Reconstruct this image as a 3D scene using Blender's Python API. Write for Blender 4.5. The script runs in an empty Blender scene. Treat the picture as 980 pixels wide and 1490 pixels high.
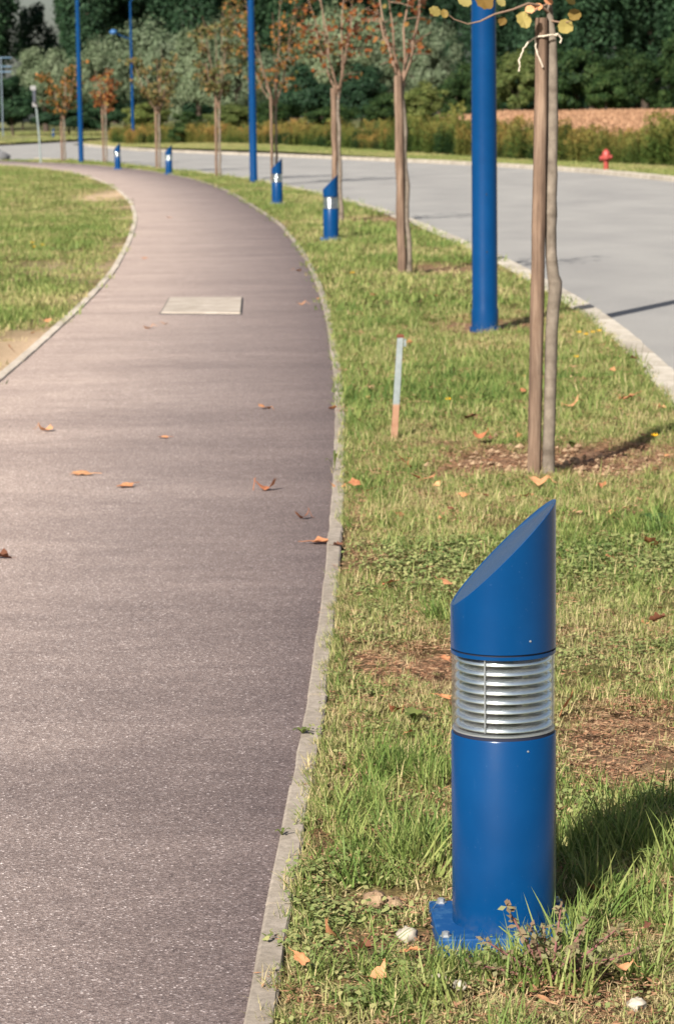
import bpy, math, random
import numpy as np
from mathutils import Vector, Matrix
R = math.radians
SC = bpy.context.scene
COL = SC.collection
rnd = random.Random(7)
RNG = np.random.default_rng(7)

# ------------------------------------------------------------------ camera, sky, sun, exposure
FPX, PITCH, ROLL, CAMH = 4000.0, .1425, .0122, 1.56
SUN_EL, SUN_AZ = R(35), math.atan2(-.42, -.907)
_F = np.array([0, math.cos(PITCH), -math.sin(PITCH)])
_u = np.array([0, math.sin(PITCH), math.cos(PITCH)])
_r = np.array([1., 0, 0])
_R = _r*math.cos(ROLL) - _u*math.sin(ROLL)
_U = _u*math.cos(ROLL) + _r*math.sin(ROLL)
_O = np.array([0, 0, CAMH])
def ray(x, y): return _F + _R*(x-490)/FPX - _U*(y-745)/FPX
def gr(x, y, z=0.):                                    # surveyed ground point
    d = ray(x, y); return _O + d*((z-CAMH)/d[2])
def at(x, y, Y):                                       # surveyed point at depth Y
    d = ray(x, y); return _O + d*(Y/d[1])

cam = bpy.data.cameras.new('camera'); co = bpy.data.objects.new('camera', cam); COL.objects.link(co)
co.matrix_world = Matrix(((_R[0], _U[0], -_F[0], 0), (_R[1], _U[1], -_F[1], 0), (_R[2], _U[2], -_F[2], CAMH), (0, 0, 0, 1)))
cam.sensor_fit = 'VERTICAL'; cam.sensor_height = 36; cam.sensor_width = 24; cam.lens = 36*FPX/1490
cam.clip_start = .1; cam.clip_end = 6000
cam.dof.use_dof = True; cam.dof.focus_distance = 5.6; cam.dof.aperture_fstop = 12.5; cam.dof.aperture_blades = 7
SC.camera = co
W = bpy.data.worlds.new('World'); SC.world = W; W.use_nodes = True
nt = W.node_tree; bg = nt.nodes['Background']
sky = nt.nodes.new('ShaderNodeTexSky'); sky.sky_type = 'NISHITA'; sky.sun_disc = False
sky.sun_elevation = SUN_EL; sky.sun_rotation = SUN_AZ; sky.dust_density = 2.5; sky.air_density = 1.0
nt.links.new(sky.outputs[0], bg.inputs[0]); bg.inputs[1].default_value = .05
sl = bpy.data.lights.new('sun', 'SUN'); sl.energy = 4.9; sl.angle = R(.53); sl.color = (1, .955, .88)
so = bpy.data.objects.new('sun', sl); COL.objects.link(so)
so.rotation_euler = Vector((math.sin(SUN_AZ)*math.cos(SUN_EL), math.cos(SUN_AZ)*math.cos(SUN_EL), math.sin(SUN_EL))).to_track_quat('Z', 'Y').to_euler()
so.location = (-20, -40, 40)
vs = SC.view_settings; vs.view_transform = 'Standard'; vs.look = 'None'; vs.gamma = 1; vs.use_curve_mapping = False
vs.exposure = 1.08
SC.cycles.max_bounces = 6; SC.cycles.transparent_max_bounces = 16

# ------------------------------------------------------------------ materials
def mat(name, build, rough=.8, spec=.3, metal=0.):
    m = bpy.data.materials.new(name); m.use_nodes = True
    n = m.node_tree; b = n.nodes['Principled BSDF']
    b.inputs['Roughness'].default_value = rough; b.inputs['Specular IOR Level'].default_value = spec; b.inputs['Metallic'].default_value = metal
    if callable(build): build(n, b)
    else: b.inputs['Base Color'].default_value = (*build, 1)
    return m
def N(n, t, **k):
    x = n.nodes.new(t)
    for a, v in k.items():
        if a.startswith('_'): x.inputs[a[1:].replace('_', ' ')].default_value = v
        else: setattr(x, a, v)
    return x
def ramp(n, src, stops):
    r = n.nodes.new('ShaderNodeValToRGB'); e = r.color_ramp.elements
    e[0].position, e[0].color = stops[0][0], (*stops[0][1], 1)
    e[1].position, e[1].color = stops[-1][0], (*stops[-1][1], 1)
    for p, c in stops[1:-1]:
        q = e.new(p); q.color = (*c, 1)
    n.links.new(src, r.inputs[0]); return r.outputs[0]
def noise(n, scale, detail=4, rough=.55, vec=None, stretch=None):
    g = N(n, 'ShaderNodeTexCoord'); s = g.outputs['Object'] if vec is None else vec
    if stretch:
        mp = N(n, 'ShaderNodeMapping'); mp.inputs['Scale'].default_value = stretch; n.links.new(s, mp.inputs[0]); s = mp.outputs[0]
    t = N(n, 'ShaderNodeTexNoise', _Scale=scale, _Detail=detail, _Roughness=rough); n.links.new(s, t.inputs['Vector']); return t.outputs['Fac']
def mix(n, f, a, b, mode='MIX'):
    m = N(n, 'ShaderNodeMix', data_type='RGBA', blend_type=mode)
    for sock, v in ((m.inputs[0], f), (m.inputs[6], a), (m.inputs[7], b)):
        if hasattr(v, 'is_linked'): n.links.new(v, sock)
        elif isinstance(v, tuple): sock.default_value = (*v, 1)
        else: sock.default_value = v
    return m.outputs[2]
def bump(n, b, h, strength, dist):
    u = N(n, 'ShaderNodeBump', _Strength=strength, _Distance=dist); n.links.new(h, u.inputs['Height']); n.links.new(u.outputs[0], b.inputs['Normal'])
def attr(n, name, typ='GEOMETRY'): return N(n, 'ShaderNodeAttribute', attribute_name=name, attribute_type=typ).outputs['Fac']
def white(n): return N(n, 'ShaderNodeObjectInfo').outputs['Random']

def m_path(n, b):
    sp = N(n, 'ShaderNodeTexCoord').outputs['Object']
    v = N(n, 'ShaderNodeTexVoronoi', _Scale=235.); n.links.new(sp, v.inputs['Vector'])
    sep = N(n, 'ShaderNodeSeparateColor'); n.links.new(v.outputs['Color'], sep.inputs[0])
    g = ramp(n, sep.outputs[0], [(0, (.165, .126, .114)), (.4, (.26, .206, .184)), (.8, (.345, .282, .253)), (.95, (.44, .37, .345)), (1, (.85, .77, .72))])
    f = ramp(n, noise(n, 95, 3, .7), [(.3, (.74, .73, .73)), (.7, (1.24, 1.23, 1.22))])
    g = mix(n, 1., g, f, 'MULTIPLY')
    s = ramp(n, noise(n, .9, 5, .62, stretch=(.55, 1.5, 1)), [(.3, (.80, .78, .78)), (.72, (1.17, 1.16, 1.14))])
    g = mix(n, 1., g, s, 'MULTIPLY')
    s = ramp(n, noise(n, 5, 4, .6, stretch=(.7, 1.6, 1)), [(.3, (.88, .87, .87)), (.7, (1.10, 1.10, 1.09))])
    g = mix(n, 1., g, s, 'MULTIPLY')
    w = ramp(n, attr(n, 'crosswise'), [(0, (.40, .38, .40)), (.12, (.54, .52, .53)), (.4, (.78, .77, .77)), (.75, (1.14, 1.12, 1.08)), (1, (1.25, 1.22, 1.16))])  # tone across the path: darkest at the right edge, paler to the left
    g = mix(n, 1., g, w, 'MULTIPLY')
    n.links.new(g, b.inputs['Base Color']); bump(n, b, v.outputs['Distance'], .55, .003)
M_PATH = mat('path_asphalt', m_path, .8, .35)
def m_road(n, b):
    v = noise(n, 60, 4, .7)
    g = ramp(n, v, [(.25, (.175, .166, .153)), (.75, (.35, .333, .31))])
    s = ramp(n, noise(n, .5, 5, .6, stretch=(1.2, .5, 1)), [(.3, (.84, .84, .85)), (.7, (1.1, 1.1, 1.09))])
    g = mix(n, 1., g, s, 'MULTIPLY')
    n.links.new(g, b.inputs['Base Color']); bump(n, b, v, .4, .003)
M_ROAD = mat('road_asphalt', m_road, .85, .25)
def m_conc(a, bb):
    def f(n, b):
        k = noise(n, 38, 5, .7); g = ramp(n, k, [(.3, a), (.7, bb)])
        s = ramp(n, noise(n, 4, 5, .65), [(.3, (.72, .70, .66)), (.68, (1.12, 1.12, 1.12))]); g = mix(n, 1., g, s, 'MULTIPLY')
        o = ramp(n, white(n), [(0, (.84, .83, .81)), (1, (1.1, 1.1, 1.08))]); g = mix(n, 1., g, o, 'MULTIPLY')
        n.links.new(g, b.inputs['Base Color']); bump(n, b, k, .5, .004)
    return f
M_EDGE = mat('edging_concrete', m_conc((.21, .178, .15), (.36, .31, .262)), .9, .2)
M_EDGE2 = mat('inner_edging_concrete', m_conc((.36, .31, .26), (.56, .49, .42)), .9, .2)
M_KERB = mat('kerb_concrete', m_conc((.33, .29, .245), (.50, .45, .385)), .9, .2)
M_SLAB = mat('slab_concrete', m_conc((.31, .265, .225), (.43, .375, .325)), .9, .2)
M_ROCK = mat('grey_rock', m_conc((.10, .10, .11), (.22, .22, .23)), .9, .2)
M_STONE = mat('pale_stone', m_conc((.30, .26, .21), (.48, .43, .36)), .9, .2)
def m_soil(n, b):
    k = noise(n, 30, 6, .7); g = ramp(n, k, [(.25, (.11, .065, .04)), (.5, (.27, .18, .11)), (.8, (.44, .33, .21))])
    n.links.new(g, b.inputs['Base Color']); bump(n, b, k, .8, .02)
M_SOIL = mat('dry_soil', m_soil, .95, .1)
def m_lawn(soilramp):
  def f(n, b):
    k = noise(n, 70, 5, .75); g = ramp(n, k, [(.30, (.02, .016, .008)), (.5, (.11, .085, .038)), (.75, (.33, .25, .13))])
    q = noise(n, 1.6, 5, .6); gg = ramp(n, q, [(.35, (.75, 1.0, .62)), (.65, (1.1, .98, .85))]); g = mix(n, 1., g, gg, 'MULTIPLY')
    so_ = ramp(n, noise(n, 45, 6, .75), soilramp)
    g = mix(n, attr(n, 'soil'), g, so_)
    n.links.new(g, b.inputs['Base Color']); bump(n, b, k, 1., .015)
  return f
M_LAWN = mat('turf_ground', m_lawn([(.28, (.06, .03, .018)), (.5, (.22, .125, .075)), (.78, (.46, .31, .20))]), .95, .1)
M_LAWN2 = mat('corner_turf_ground', m_lawn([(.28, (.30, .20, .125)), (.5, (.52, .37, .24)), (.78, (.66, .50, .35))]), .95, .1)
def m_field(n, b):
    g = ramp(n, noise(n, .8, 6, .7), [(.3, (.16, .10, .05)), (.7, (.30, .20, .11))]); n.links.new(g, b.inputs['Base Color'])
M_FIELD = mat('field_soil', m_field, .95, .1)
def m_meadow(n, b):
    g = ramp(n, noise(n, 2., 6, .7), [(.3, (.07, .085, .03)), (.7, (.20, .19, .085))]); n.links.new(g, b.inputs['Base Color'])
M_MEADOW = mat('meadow_ground', m_meadow, .95, .1)

def leafmat(name, stops, inst=None, trans=.35, rough=.6, objvar=True, spec=.12):
    """colour from the leaf's own 'tone' attribute (0..1); instanced plants shift it with 'tint'"""
    def f(n, b):
        t = attr(n, 'tone')
        if inst:
            ti = attr(n, 'tint', 'INSTANCER')
            a = N(n, 'ShaderNodeMath', operation='MULTIPLY'); a.inputs[1].default_value = inst; n.links.new(ti, a.inputs[0])
            s = N(n, 'ShaderNodeMath', operation='MULTIPLY'); s.inputs[1].default_value = 1-inst; n.links.new(t, s.inputs[0])
            q = N(n, 'ShaderNodeMath', operation='ADD'); n.links.new(a.outputs[0], q.inputs[0]); n.links.new(s.outputs[0], q.inputs[1]); t = q.outputs[0]
        g = ramp(n, t, stops)
        if objvar and not inst:
            o = ramp(n, white(n), [(0, (.82, .84, .86)), (1, (1.15, 1.12, 1.05))]); g = mix(n, 1., g, o, 'MULTIPLY')
        n.links.new(g, b.inputs['Base Color'])
        if trans:
            tr = N(n, 'ShaderNodeBsdfTranslucent'); n.links.new(g, tr.inputs[0])
            mx = N(n, 'ShaderNodeMixShader'); mx.inputs[0].default_value = trans
            n.links.new(b.outputs[0], mx.inputs[1]); n.links.new(tr.outputs[0], mx.inputs[2])
            n.links.new(mx.outputs[0], n.nodes['Material Output'].inputs[0])
    return mat(name, f, rough, spec)
M_GRASS = leafmat('grass_blades', [(0, (.52, .41, .23)), (.25, (.44, .36, .18)), (.42, (.26, .28, .09)), (.62, (.145, .205, .05)), (1, (.046, .112, .025))], inst=.5, trans=.3, rough=.5)
M_CLOVER = leafmat('clover_leaves', [(0, (.32, .29, .13)), (.5, (.21, .24, .085)), (1, (.07, .13, .035))], inst=.3, trans=.25)
M_LITTER = leafmat('dead_litter', [(0, (.09, .038, .022)), (.5, (.30, .155, .085)), (1, (.52, .36, .21))], inst=.25, trans=.1)
M_WILLOW = leafmat('willow_leaves', [(0, (.065, .092, .047)), (.5, (.13, .168, .095)), (1, (.23, .27, .175))], trans=.3)
M_DARK = leafmat('dark_leaves', [(0, (.008, .022, .011)), (.5, (.018, .042, .020)), (1, (.04, .08, .038))], trans=.2)
M_MID = leafmat('green_leaves', [(0, (.012, .030, .010)), (.5, (.028, .056, .017)), (1, (.075, .11, .035))], trans=.3)
M_OLIVE = leafmat('olive_leaves', [(0, (.05, .07, .018)), (.5, (.10, .13, .035)), (1, (.22, .23, .08))], trans=.3)
M_GOLD = leafmat('goldenrod', [(0, (.022, .05, .012)), (.35, (.065, .10, .022)), (.62, (.16, .145, .036)), (1, (.31, .165, .052))], inst=.55, trans=.3)
M_CROP = leafmat('dry_crop', [(0, (.17, .085, .048)), (.5, (.34, .19, .11)), (1, (.48, .30, .18))], inst=.3, trans=.15)
M_ORANGE = leafmat('autumn_orange', [(0, (.07, .035, .02)), (.3, (.19, .06, .024)), (.65, (.30, .10, .032)), (.85, (.30, .16, .05)), (1, (.23, .20, .065))], trans=.45)
M_RUSTY = leafmat('autumn_rusty', [(0, (.03, .045, .014)), (.4, (.07, .075, .022)), (.65, (.22, .11, .03)), (1, (.42, .16, .045))], trans=.35)
M_TAN = leafmat('autumn_olive', [(0, (.06, .07, .022)), (.45, (.14, .14, .05)), (.8, (.22, .16, .065)), (1, (.28, .15, .06))], trans=.35)
M_WEED = leafmat('weed_leaves', [(0, (.13, .07, .055)), (.4, (.16, .13, .075)), (1, (.15, .18, .08))], trans=.2)
M_YELLOW = leafmat('autumn_yellow', [(0, (.16, .085, .022)), (.5, (.26, .20, .06)), (1, (.34, .29, .11))], trans=.35)
M_BROWNLEAF = leafmat('brown_leaf', [(0, (.10, .045, .03)), (.35, (.36, .14, .07)), (.7, (.52, .25, .12)), (1, (.60, .34, .18))], trans=.1, rough=.7)
def m_blue(n, b):
    k = noise(n, 6, 4, .6); g = ramp(n, k, [(.35, (.0005, .031, .106)), (.7, (.001, .037, .122))])
    sc = ramp(n, noise(n, 60, 3, .6, stretch=(1, 1, .12)), [(.70, (0, 0, 0)), (.76, (.35, .35, .35))])
    g = mix(n, sc, g, (.015, .06, .15))
    z = N(n, 'ShaderNodeSeparateXYZ'); n.links.new(N(n, 'ShaderNodeTexCoord').outputs['Object'], z.inputs[0])
    mr = N(n, 'ShaderNodeMapRange'); mr.inputs[1].default_value = .07; mr.inputs[2].default_value = -.02; n.links.new(z.outputs[2], mr.inputs[0])
    mu = N(n, 'ShaderNodeMath', operation='MULTIPLY'); n.links.new(mr.outputs[0], mu.inputs[0]); n.links.new(ramp(n, noise(n, 45, 6, .75), [(.42, (0, 0, 0)), (.75, (.4, .4, .4))]), mu.inputs[1])
    g = mix(n, mu.outputs[0], g, (.11, .10, .085))
    d = ramp(n, noise(n, 170, 2, .5), [(.70, (0, 0, 0)), (.80, (.5, .5, .5))])
    g = mix(n, d, g, (.04, .09, .19)); n.links.new(g, b.inputs['Base Color'])
    r = N(n, 'ShaderNodeMapRange'); r.inputs[3].default_value = .16; r.inputs[4].default_value = .27; n.links.new(noise(n, 25, 4, .6), r.inputs[0]); n.links.new(r.outputs[0], b.inputs['Roughness'])
    bump(n, b, noise(n, 400, 2, .5), .06, .001)
M_BLUE = mat('blue_paint', m_blue, .4, .22)
def m_bluew(n, b):
    k = noise(n, 30, 5, .7); g = ramp(n, k, [(.5, (.001, .045, .155)), (.64, (.02, .08, .19)), (.8, (.22, .25, .28))]); n.links.new(g, b.inputs['Base Color'])
M_BLUEW = mat('blue_paint_worn', m_bluew, .6, .3)
M_STEEL = mat('bright_metal', (.92, .93, .94), .17, .5, .93)
M_STEEL2 = mat('dull_metal', (.42, .43, .44), .4, .5, .7)
M_SEAM = mat('dark_rubber', (.012, .014, .03), .6, .3)
def m_lens(n, b):
    o = n.nodes['Material Output']; n.nodes.remove(b)
    t = N(n, 'ShaderNodeBsdfTransparent'); t.inputs[0].default_value = (.93, .95, .95, 1)
    g = N(n, 'ShaderNodeBsdfGlossy', _Roughness=.06); lw = N(n, 'ShaderNodeLayerWeight'); pw = N(n, 'ShaderNodeMath', operation='POWER'); pw.inputs[1].default_value = 4; n.links.new(lw.outputs['Facing'], pw.inputs[0]); fr = N(n, 'ShaderNodeMath', operation='MULTIPLY_ADD'); fr.inputs[1].default_value = .6; fr.inputs[2].default_value = .045; n.links.new(pw.outputs[0], fr.inputs[0])
    mx = N(n, 'ShaderNodeMixShader'); n.links.new(fr.outputs[0], mx.inputs[0]); n.links.new(t.outputs[0], mx.inputs[1]); n.links.new(g.outputs[0], mx.inputs[2])
    n.links.new(mx.outputs[0], o.inputs[0])
M_LENS = bpy.data.materials.new('clear_lens'); M_LENS.use_nodes = True; m_lens(M_LENS.node_tree, M_LENS.node_tree.nodes['Principled BSDF'])
def m_wood(n, b):
    k = noise(n, 30, 6, .7, stretch=(1, 1, .07)); g = ramp(n, k, [(.28, (.045, .03, .022)), (.5, (.15, .102, .073)), (.75, (.29, .215, .16))])
    s = ramp(n, noise(n, 3, 4, .6), [(.3, (.75, .72, .70)), (.7, (1.15, 1.1, 1.05))]); g = mix(n, 1., g, s, 'MULTIPLY')
    n.links.new(g, b.inputs['Base Color']); bump(n, b, k, .7, .008)
M_WOOD = mat('stake_wood', m_wood, .85, .2)
def m_bark(n, b):
    k = noise(n, 16, 6, .65, stretch=(1, 1, .8)); g = ramp(n, k, [(.3, (.09, .072, .056)), (.55, (.16, .13, .102)), (.78, (.24, .20, .16))])
    r = ramp(n, noise(n, 7, 3, .5, stretch=(.05, .05, 2.2)), [(.34, (.74, .72, .70)), (.50, (1.06, 1.06, 1.05))]); g = mix(n, 1., g, r, 'MULTIPLY')
    n.links.new(g, b.inputs['Base Color']); bump(n, b, k, .4, .004)
M_BARK = mat('young_bark', m_bark, .8, .2)
M_BARK2 = mat('dark_bark', (.06, .045, .035), .9, .1)
M_TWIG = mat('twig_bark', (.20, .13, .09), .8, .2)
M_TWINE = mat('twine', (.50, .43, .34), .95, .1)
def m_red(n, b):
    g = ramp(n, noise(n, 9, 4, .6), [(.3, (.24, .032, .025)), (.7, (.33, .055, .042))]); n.links.new(g, b.inputs['Base Color'])
M_RED = mat('hydrant_red', m_red, .45, .4)
def m_bar(n, b):
    z = N(n, 'ShaderNodeSeparateXYZ'); n.links.new(N(n, 'ShaderNodeTexCoord').outputs['Object'], z.inputs[0])
    k = noise(n, 22, 5, .7); g = ramp(n, k, [(.3, (.14, .165, .165)), (.62, (.215, .24, .235)), (.70, (.11, .08, .06))])
    o = ramp(n, noise(n, 20, 4, .6), [(.3, (.22, .105, .058)), (.7, (.31, .185, .115))])
    mr = N(n, 'ShaderNodeMapRange'); mr.inputs[1].default_value = .178; mr.inputs[2].default_value = .168; n.links.new(z.outputs[2], mr.inputs[0])
    n.links.new(mix(n, mr.outputs[0], g, o), b.inputs['Base Color'])
M_BAR = mat('marker_bar_paint', m_bar, .5, .3)
M_RUST = mat('rust', (.13, .05, .03), .9, .1)
M_POST = mat('galvanised_post', (.19, .225, .22), .6, .3)
M_PALE = mat('pale_plate', (.24, .235, .23), .6, .3)
M_SIGNBACK = mat('sign_back', (.05, .055, .07), .6, .3)
M_RAIL = mat('pale_blue_rail', (.10, .17, .25), .5, .3)
M_IRON = mat('cast_iron', (.03, .028, .028), .7, .3)
M_REDSTEM = mat('red_stem', (.20, .085, .08), .7, .2)
M_SEAM2 = mat('shaded_reflector', (.16, .16, .165), .35, .5, .5)
M_PETAL = mat('dandelion_petal', (.75, .42, .02), .7, .1)
M_LUM = mat('lamp_blue', (.03, .10, .24), .4, .4)
M_MASONRY = mat('pale_post', (.13, .16, .19), .8, .2)

# ------------------------------------------------------------------ mesh helpers
class MB:
    def __init__(s): s.v = []; s.f = []; s.tone = []
    def add(s, vs, fs, tone=.5):
        o = len(s.v); s.v += [tuple(p) for p in vs]; s.f += [tuple(i+o for i in f) for f in fs]; s.tone += [tone]*len(vs); return s
    def box(s, c, d, rz=0, bev=0):
        x, y, z = d[0]/2, d[1]/2, d[2]/2; ca, sa = math.cos(rz), math.sin(rz)
        def T(p): return (c[0]+p[0]*ca-p[1]*sa, c[1]+p[0]*sa+p[1]*ca, c[2]+p[2])
        if bev:
            e = bev; L = []
            for zz, q in ((-z, 0), (z-e, 0), (z, e)):
                L.append([(-x+q, -y+q, zz), (x-q, -y+q, zz), (x-q, y-q, zz), (-x+q, y-q, zz)])
            vs_ = [T(p) for l in L for p in l]; fs = [(3, 2, 1, 0), (8, 9, 10, 11)]
            for k in (0, 4):
                for i in range(4): j = (i+1) % 4; fs.append((k+i, k+j, k+4+j, k+4+i))
            return s.add(vs_, fs)
        vs_ = [T(p) for p in ((-x, -y, -z), (x, -y, -z), (x, y, -z), (-x, y, -z), (-x, -y, z), (x, -y, z), (x, y, z), (-x, y, z))]
        return s.add(vs_, [(3, 2, 1, 0), (4, 5, 6, 7), (0, 1, 5, 4), (1, 2, 6, 5), (2, 3, 7, 6), (3, 0, 4, 7)])
    def tube(s, pts, rad, n=8, cap=True, jit=0, tone=.5):
        pts = [Vector(p) for p in pts]; k = len(pts)
        if not hasattr(rad, '__len__'): rad = [rad]*k
        up = Vector((0, 0, 1)) if abs((pts[-1]-pts[0]).normalized().z) < .9 else Vector((1, 0, 0))
        vs_ = []; fs = []
        for i in range(k):
            t = (pts[min(i+1, k-1)]-pts[max(i-1, 0)]).normalized(); a = up.cross(t).normalized(); b = t.cross(a)
            for j in range(n):
                th = 2*math.pi*j/n; q = rad[i]*(1+(rnd.uniform(-jit, jit) if jit else 0))
                vs_.append(pts[i]+(a*math.cos(th)+b*math.sin(th))*q)
        for i in range(k-1):
            for j in range(n):
                fs.append((i*n+j, i*n+(j+1) % n, (i+1)*n+(j+1) % n, (i+1)*n+j))
        if cap: fs += [tuple(range(n-1, -1, -1)), tuple(range((k-1)*n, k*n))]
        return s.add(vs_, fs, tone)
    def lathe(s, prof, n=32, c=(0, 0, 0), cap=True):
        vs_ = []; fs = []
        for r, z in prof:
            for j in range(n): th = 2*math.pi*j/n; vs_.append((c[0]+r*math.cos(th), c[1]+r*math.sin(th), c[2]+z))
        k = len(prof)
        for i in range(k-1):
            for j in range(n): fs.append((i*n+j, i*n+(j+1) % n, (i+1)*n+(j+1) % n, (i+1)*n+j))
        if cap: fs += [tuple(range(n-1, -1, -1)), tuple(range((k-1)*n, k*n))]
        return s.add(vs_, fs)
    def mesh(s, name, m, smooth=None):
        me = bpy.data.meshes.new(name); me.from_pydata([tuple(v) for v in s.v], [], s.f)
        me.materials.append(m)
        a = me.attributes.new('tone', 'FLOAT', 'POINT'); a.data.foreach_set('value', np.array(s.tone, np.float32))
        if smooth is not None:
            me.shade_smooth()
            if smooth < 170: me.set_sharp_from_angle(angle=R(smooth))
        return me
    def build(s, name, m, parent=None, smooth=None, loc=(0, 0, 0)):
        return link(name, s.mesh(name, m, smooth), parent, loc)
def link(name, me, parent=None, loc=(0, 0, 0)):
    o = bpy.data.objects.new(name, me); COL.objects.link(o); o.location = tuple(loc)
    if parent: o.parent = parent
    return o
def npmesh(name, V, F, m, tone=None, smooth=False):
    """V (n,3), F (k,4) or (k,3) numpy arrays"""
    me = bpy.data.meshes.new(name); k = F.shape[1]
    me.vertices.add(len(V)); me.vertices.foreach_set('co', V.astype(np.float32).ravel())
    me.loops.add(F.size); me.loops.foreach_set('vertex_index', F.astype(np.int32).ravel())
    me.polygons.add(len(F)); me.polygons.foreach_set('loop_start', np.arange(0, F.size, k, dtype=np.int32))
    me.update(calc_edges=True); me.validate()
    if tone is not None:
        a = me.attributes.new('tone', 'FLOAT', 'POINT'); a.data.foreach_set('value', tone.astype(np.float32))
    me.materials.append(m)
    if smooth: me.shade_smooth()
    return me
def tag(o, label=None, cat=None, group=None, kind=None):
    if label: o['label'] = label
    if cat: o['category'] = cat
    if group: o['group'] = group
    if kind: o['kind'] = kind
    return o
def thing(name, label, cat, loc=(0, 0, 0), rz=0, group=None):
    o = bpy.data.objects.new(name, None); COL.objects.link(o); o.location = tuple(loc); o.rotation_euler = (0, 0, rz); o.empty_display_size = .1
    return tag(o, label, cat, group)
def dup(o, parent=None):
    c = o.copy(); COL.objects.link(c)
    if parent: c.parent = parent
    for ch in list(o.children): dup(ch, c)
    return c
def vnoise(x, y, s, seed=0):
    """smooth value noise 0..1 on numpy arrays"""
    x = np.asarray(x)/s+seed*17.3; y = np.asarray(y)/s+seed*9.1
    xi = np.floor(x); yi = np.floor(y); fx = x-xi; fy = y-yi
    fx = fx*fx*(3-2*fx); fy = fy*fy*(3-2*fy)
    def h(a, b):
        q = np.sin(a*127.1+b*311.7+seed*74.7)*43758.5453; return q-np.floor(q)
    return (h(xi, yi)*(1-fx)+h(xi+1, yi)*fx)*(1-fy)+(h(xi, yi+1)*(1-fx)+h(xi+1, yi+1)*fx)*fy

# ------------------------------------------------------------------ ground plan (metres; x right, y away)
def curve(pts):
    P = np.array(pts, float); Y = np.geomspace(P[0, 1], P[-1, 1], 1600); X = np.interp(Y, P[:, 1], P[:, 0])
    k = 45; X = np.convolve(np.pad(X, k, mode='reflect', reflect_type='odd'), np.hanning(2*k+1)/np.hanning(2*k+1).sum(), 'valid')
    return lambda y: np.interp(y, Y, X)
pathR = curve([(-.262, 2), (-.186, 4.2), (-.148, 5.4), (-.100, 6.8), (-.05, 8.9), (-.02, 11.4), (0, 14.6), (-.01, 16.8), (-.06, 21.1), (-.15, 25.4), (-.36, 31.9), (-.82, 41.4), (-2.09, 58.2), (-3.17, 69.3), (-4.94, 81.6), (-6.59, 90.4), (-9.46, 102), (-11.5, 107.5), (-16, 117), (-24, 132)])
pathL = curve([(-2.05, 2), (-2.08, 12), (-2.1, 17.2), (-2.14, 20.2), (-2.2, 24), (-2.33, 28.7), (-2.7, 36.1), (-3.18, 44.2), (-3.86, 52.7), (-4.95, 63.5), (-6.41, 75), (-8.16, 85.6), (-10.53, 95.6), (-12.11, 100.9), (-17, 110.5), (-26, 125)])
kerbO = curve([(1.2, 2), (1.5, 9), (1.82, 14.8), (1.90, 17.3), (1.95, 20.4), (1.93, 23.1), (1.74, 30.1), (1.41, 36), (1.04, 42.8), (.2, 52.4), (-1.01, 63.4), (-2.85, 76.4), (-6.5, 94.3), (-8.75, 104.6), (-11.2, 115.2), (-16, 127), (-28, 150)])
farE = curve([(13.2, 2), (12.4, 25), (10.6, 48), (8.32, 67.6), (7.75, 75.7), (6.88, 82.5), (4.97, 92.8), (2.9, 102), (.4, 110), (-2.54, 122.7), (-6.1, 134), (-8.2, 141.5), (-10.8, 153.6), (-13.9, 168.3), (-18.2, 195), (-19.2, 232)])
goldF = curve([(13, 60), (10.04, 81.5), (7.36, 93.8), (4.45, 108), (.5, 124.5), (-2.9, 142), (-7.3, 160.5), (-12.3, 175), (-15.4, 192), (-16.4, 214)])

def strip(name, fa, fb, ys, nx, z, m, bumpz=0, soil=None, crosswise=False, zf=None):
    ys = np.asarray(ys, float); t = np.linspace(0, 1, nx)
    A, B = fa(ys), fb(ys); X = A[:, None]*(1-t)+B[:, None]*t; Yg = np.repeat(ys[:, None], nx, 1)
    Z = np.full_like(X, z) if zf is None else zf(X, Yg)
    if bumpz: Z = Z+bumpz*(vnoise(X, Yg, .35, 3)+.5*vnoise(X, Yg, .12, 4)-.9)*np.minimum(1, 4*np.minimum(t, 1-t))[None]
    if soil is not None: s = soil(X, Yg); Z = Z-.02*s
    V = np.stack([X, Yg, Z], -1).reshape(-1, 3)
    i = np.arange((len(ys)-1)*(nx-1)); r = i//(nx-1)*nx+i % (nx-1); F = np.stack([r, r+1, r+nx+1, r+nx], 1)
    me = npmesh(name, V, F, m, smooth=True)
    if soil is not None: a = me.attributes.new('soil', 'FLOAT', 'POINT'); a.data.foreach_set('value', s.astype(np.float32).ravel())
    if crosswise:
        a = me.attributes.new('crosswise', 'FLOAT', 'POINT'); a.data.foreach_set('value', np.repeat((1-t)[None], len(ys), 0).astype(np.float32).ravel())
    return tag(link(name, me), kind='structure')

# bare patches: (x, y, rx, ry, strength)
SPOTS = []
def spot(px, py, wpx, dm, s):
    g = gr(px, py); SPOTS.append((g[0], g[1], 1.25*wpx/2*np.linalg.norm(g-_O)/FPX, dm*1.5, s))
for a in [(610, 965, 210, .17, .85), (910, 1080, 210, .32, .8), (565, 1312, 110, .07, .9), (800, 668, 360, .42, 1.), (700, 474, 170, .55, .95), (560, 319, 120, 1.2, .9), (655, 391, 140, .8, .9),
          (508, 770, 50, .8, .5), (492, 900, 30, .5, .6), (600, 1370, 200, .06, .6), (700, 900, 80, .2, .35), (940, 655, 90, .3, .8), (870, 1440, 200, .08, .5), (470, 1230, 60, .1, .6),
          (15, 508, 150, 1.7, 1.), (160, 283, 60, 4., .9), (60, 390, 110, .9, .45), (130, 400, 90, 1.5, .35), (450, 420, 30, 2.5, .5), (405, 345, 30, 5, .5), (670, 480, 120, .5, .7)]: spot(*a)
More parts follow.
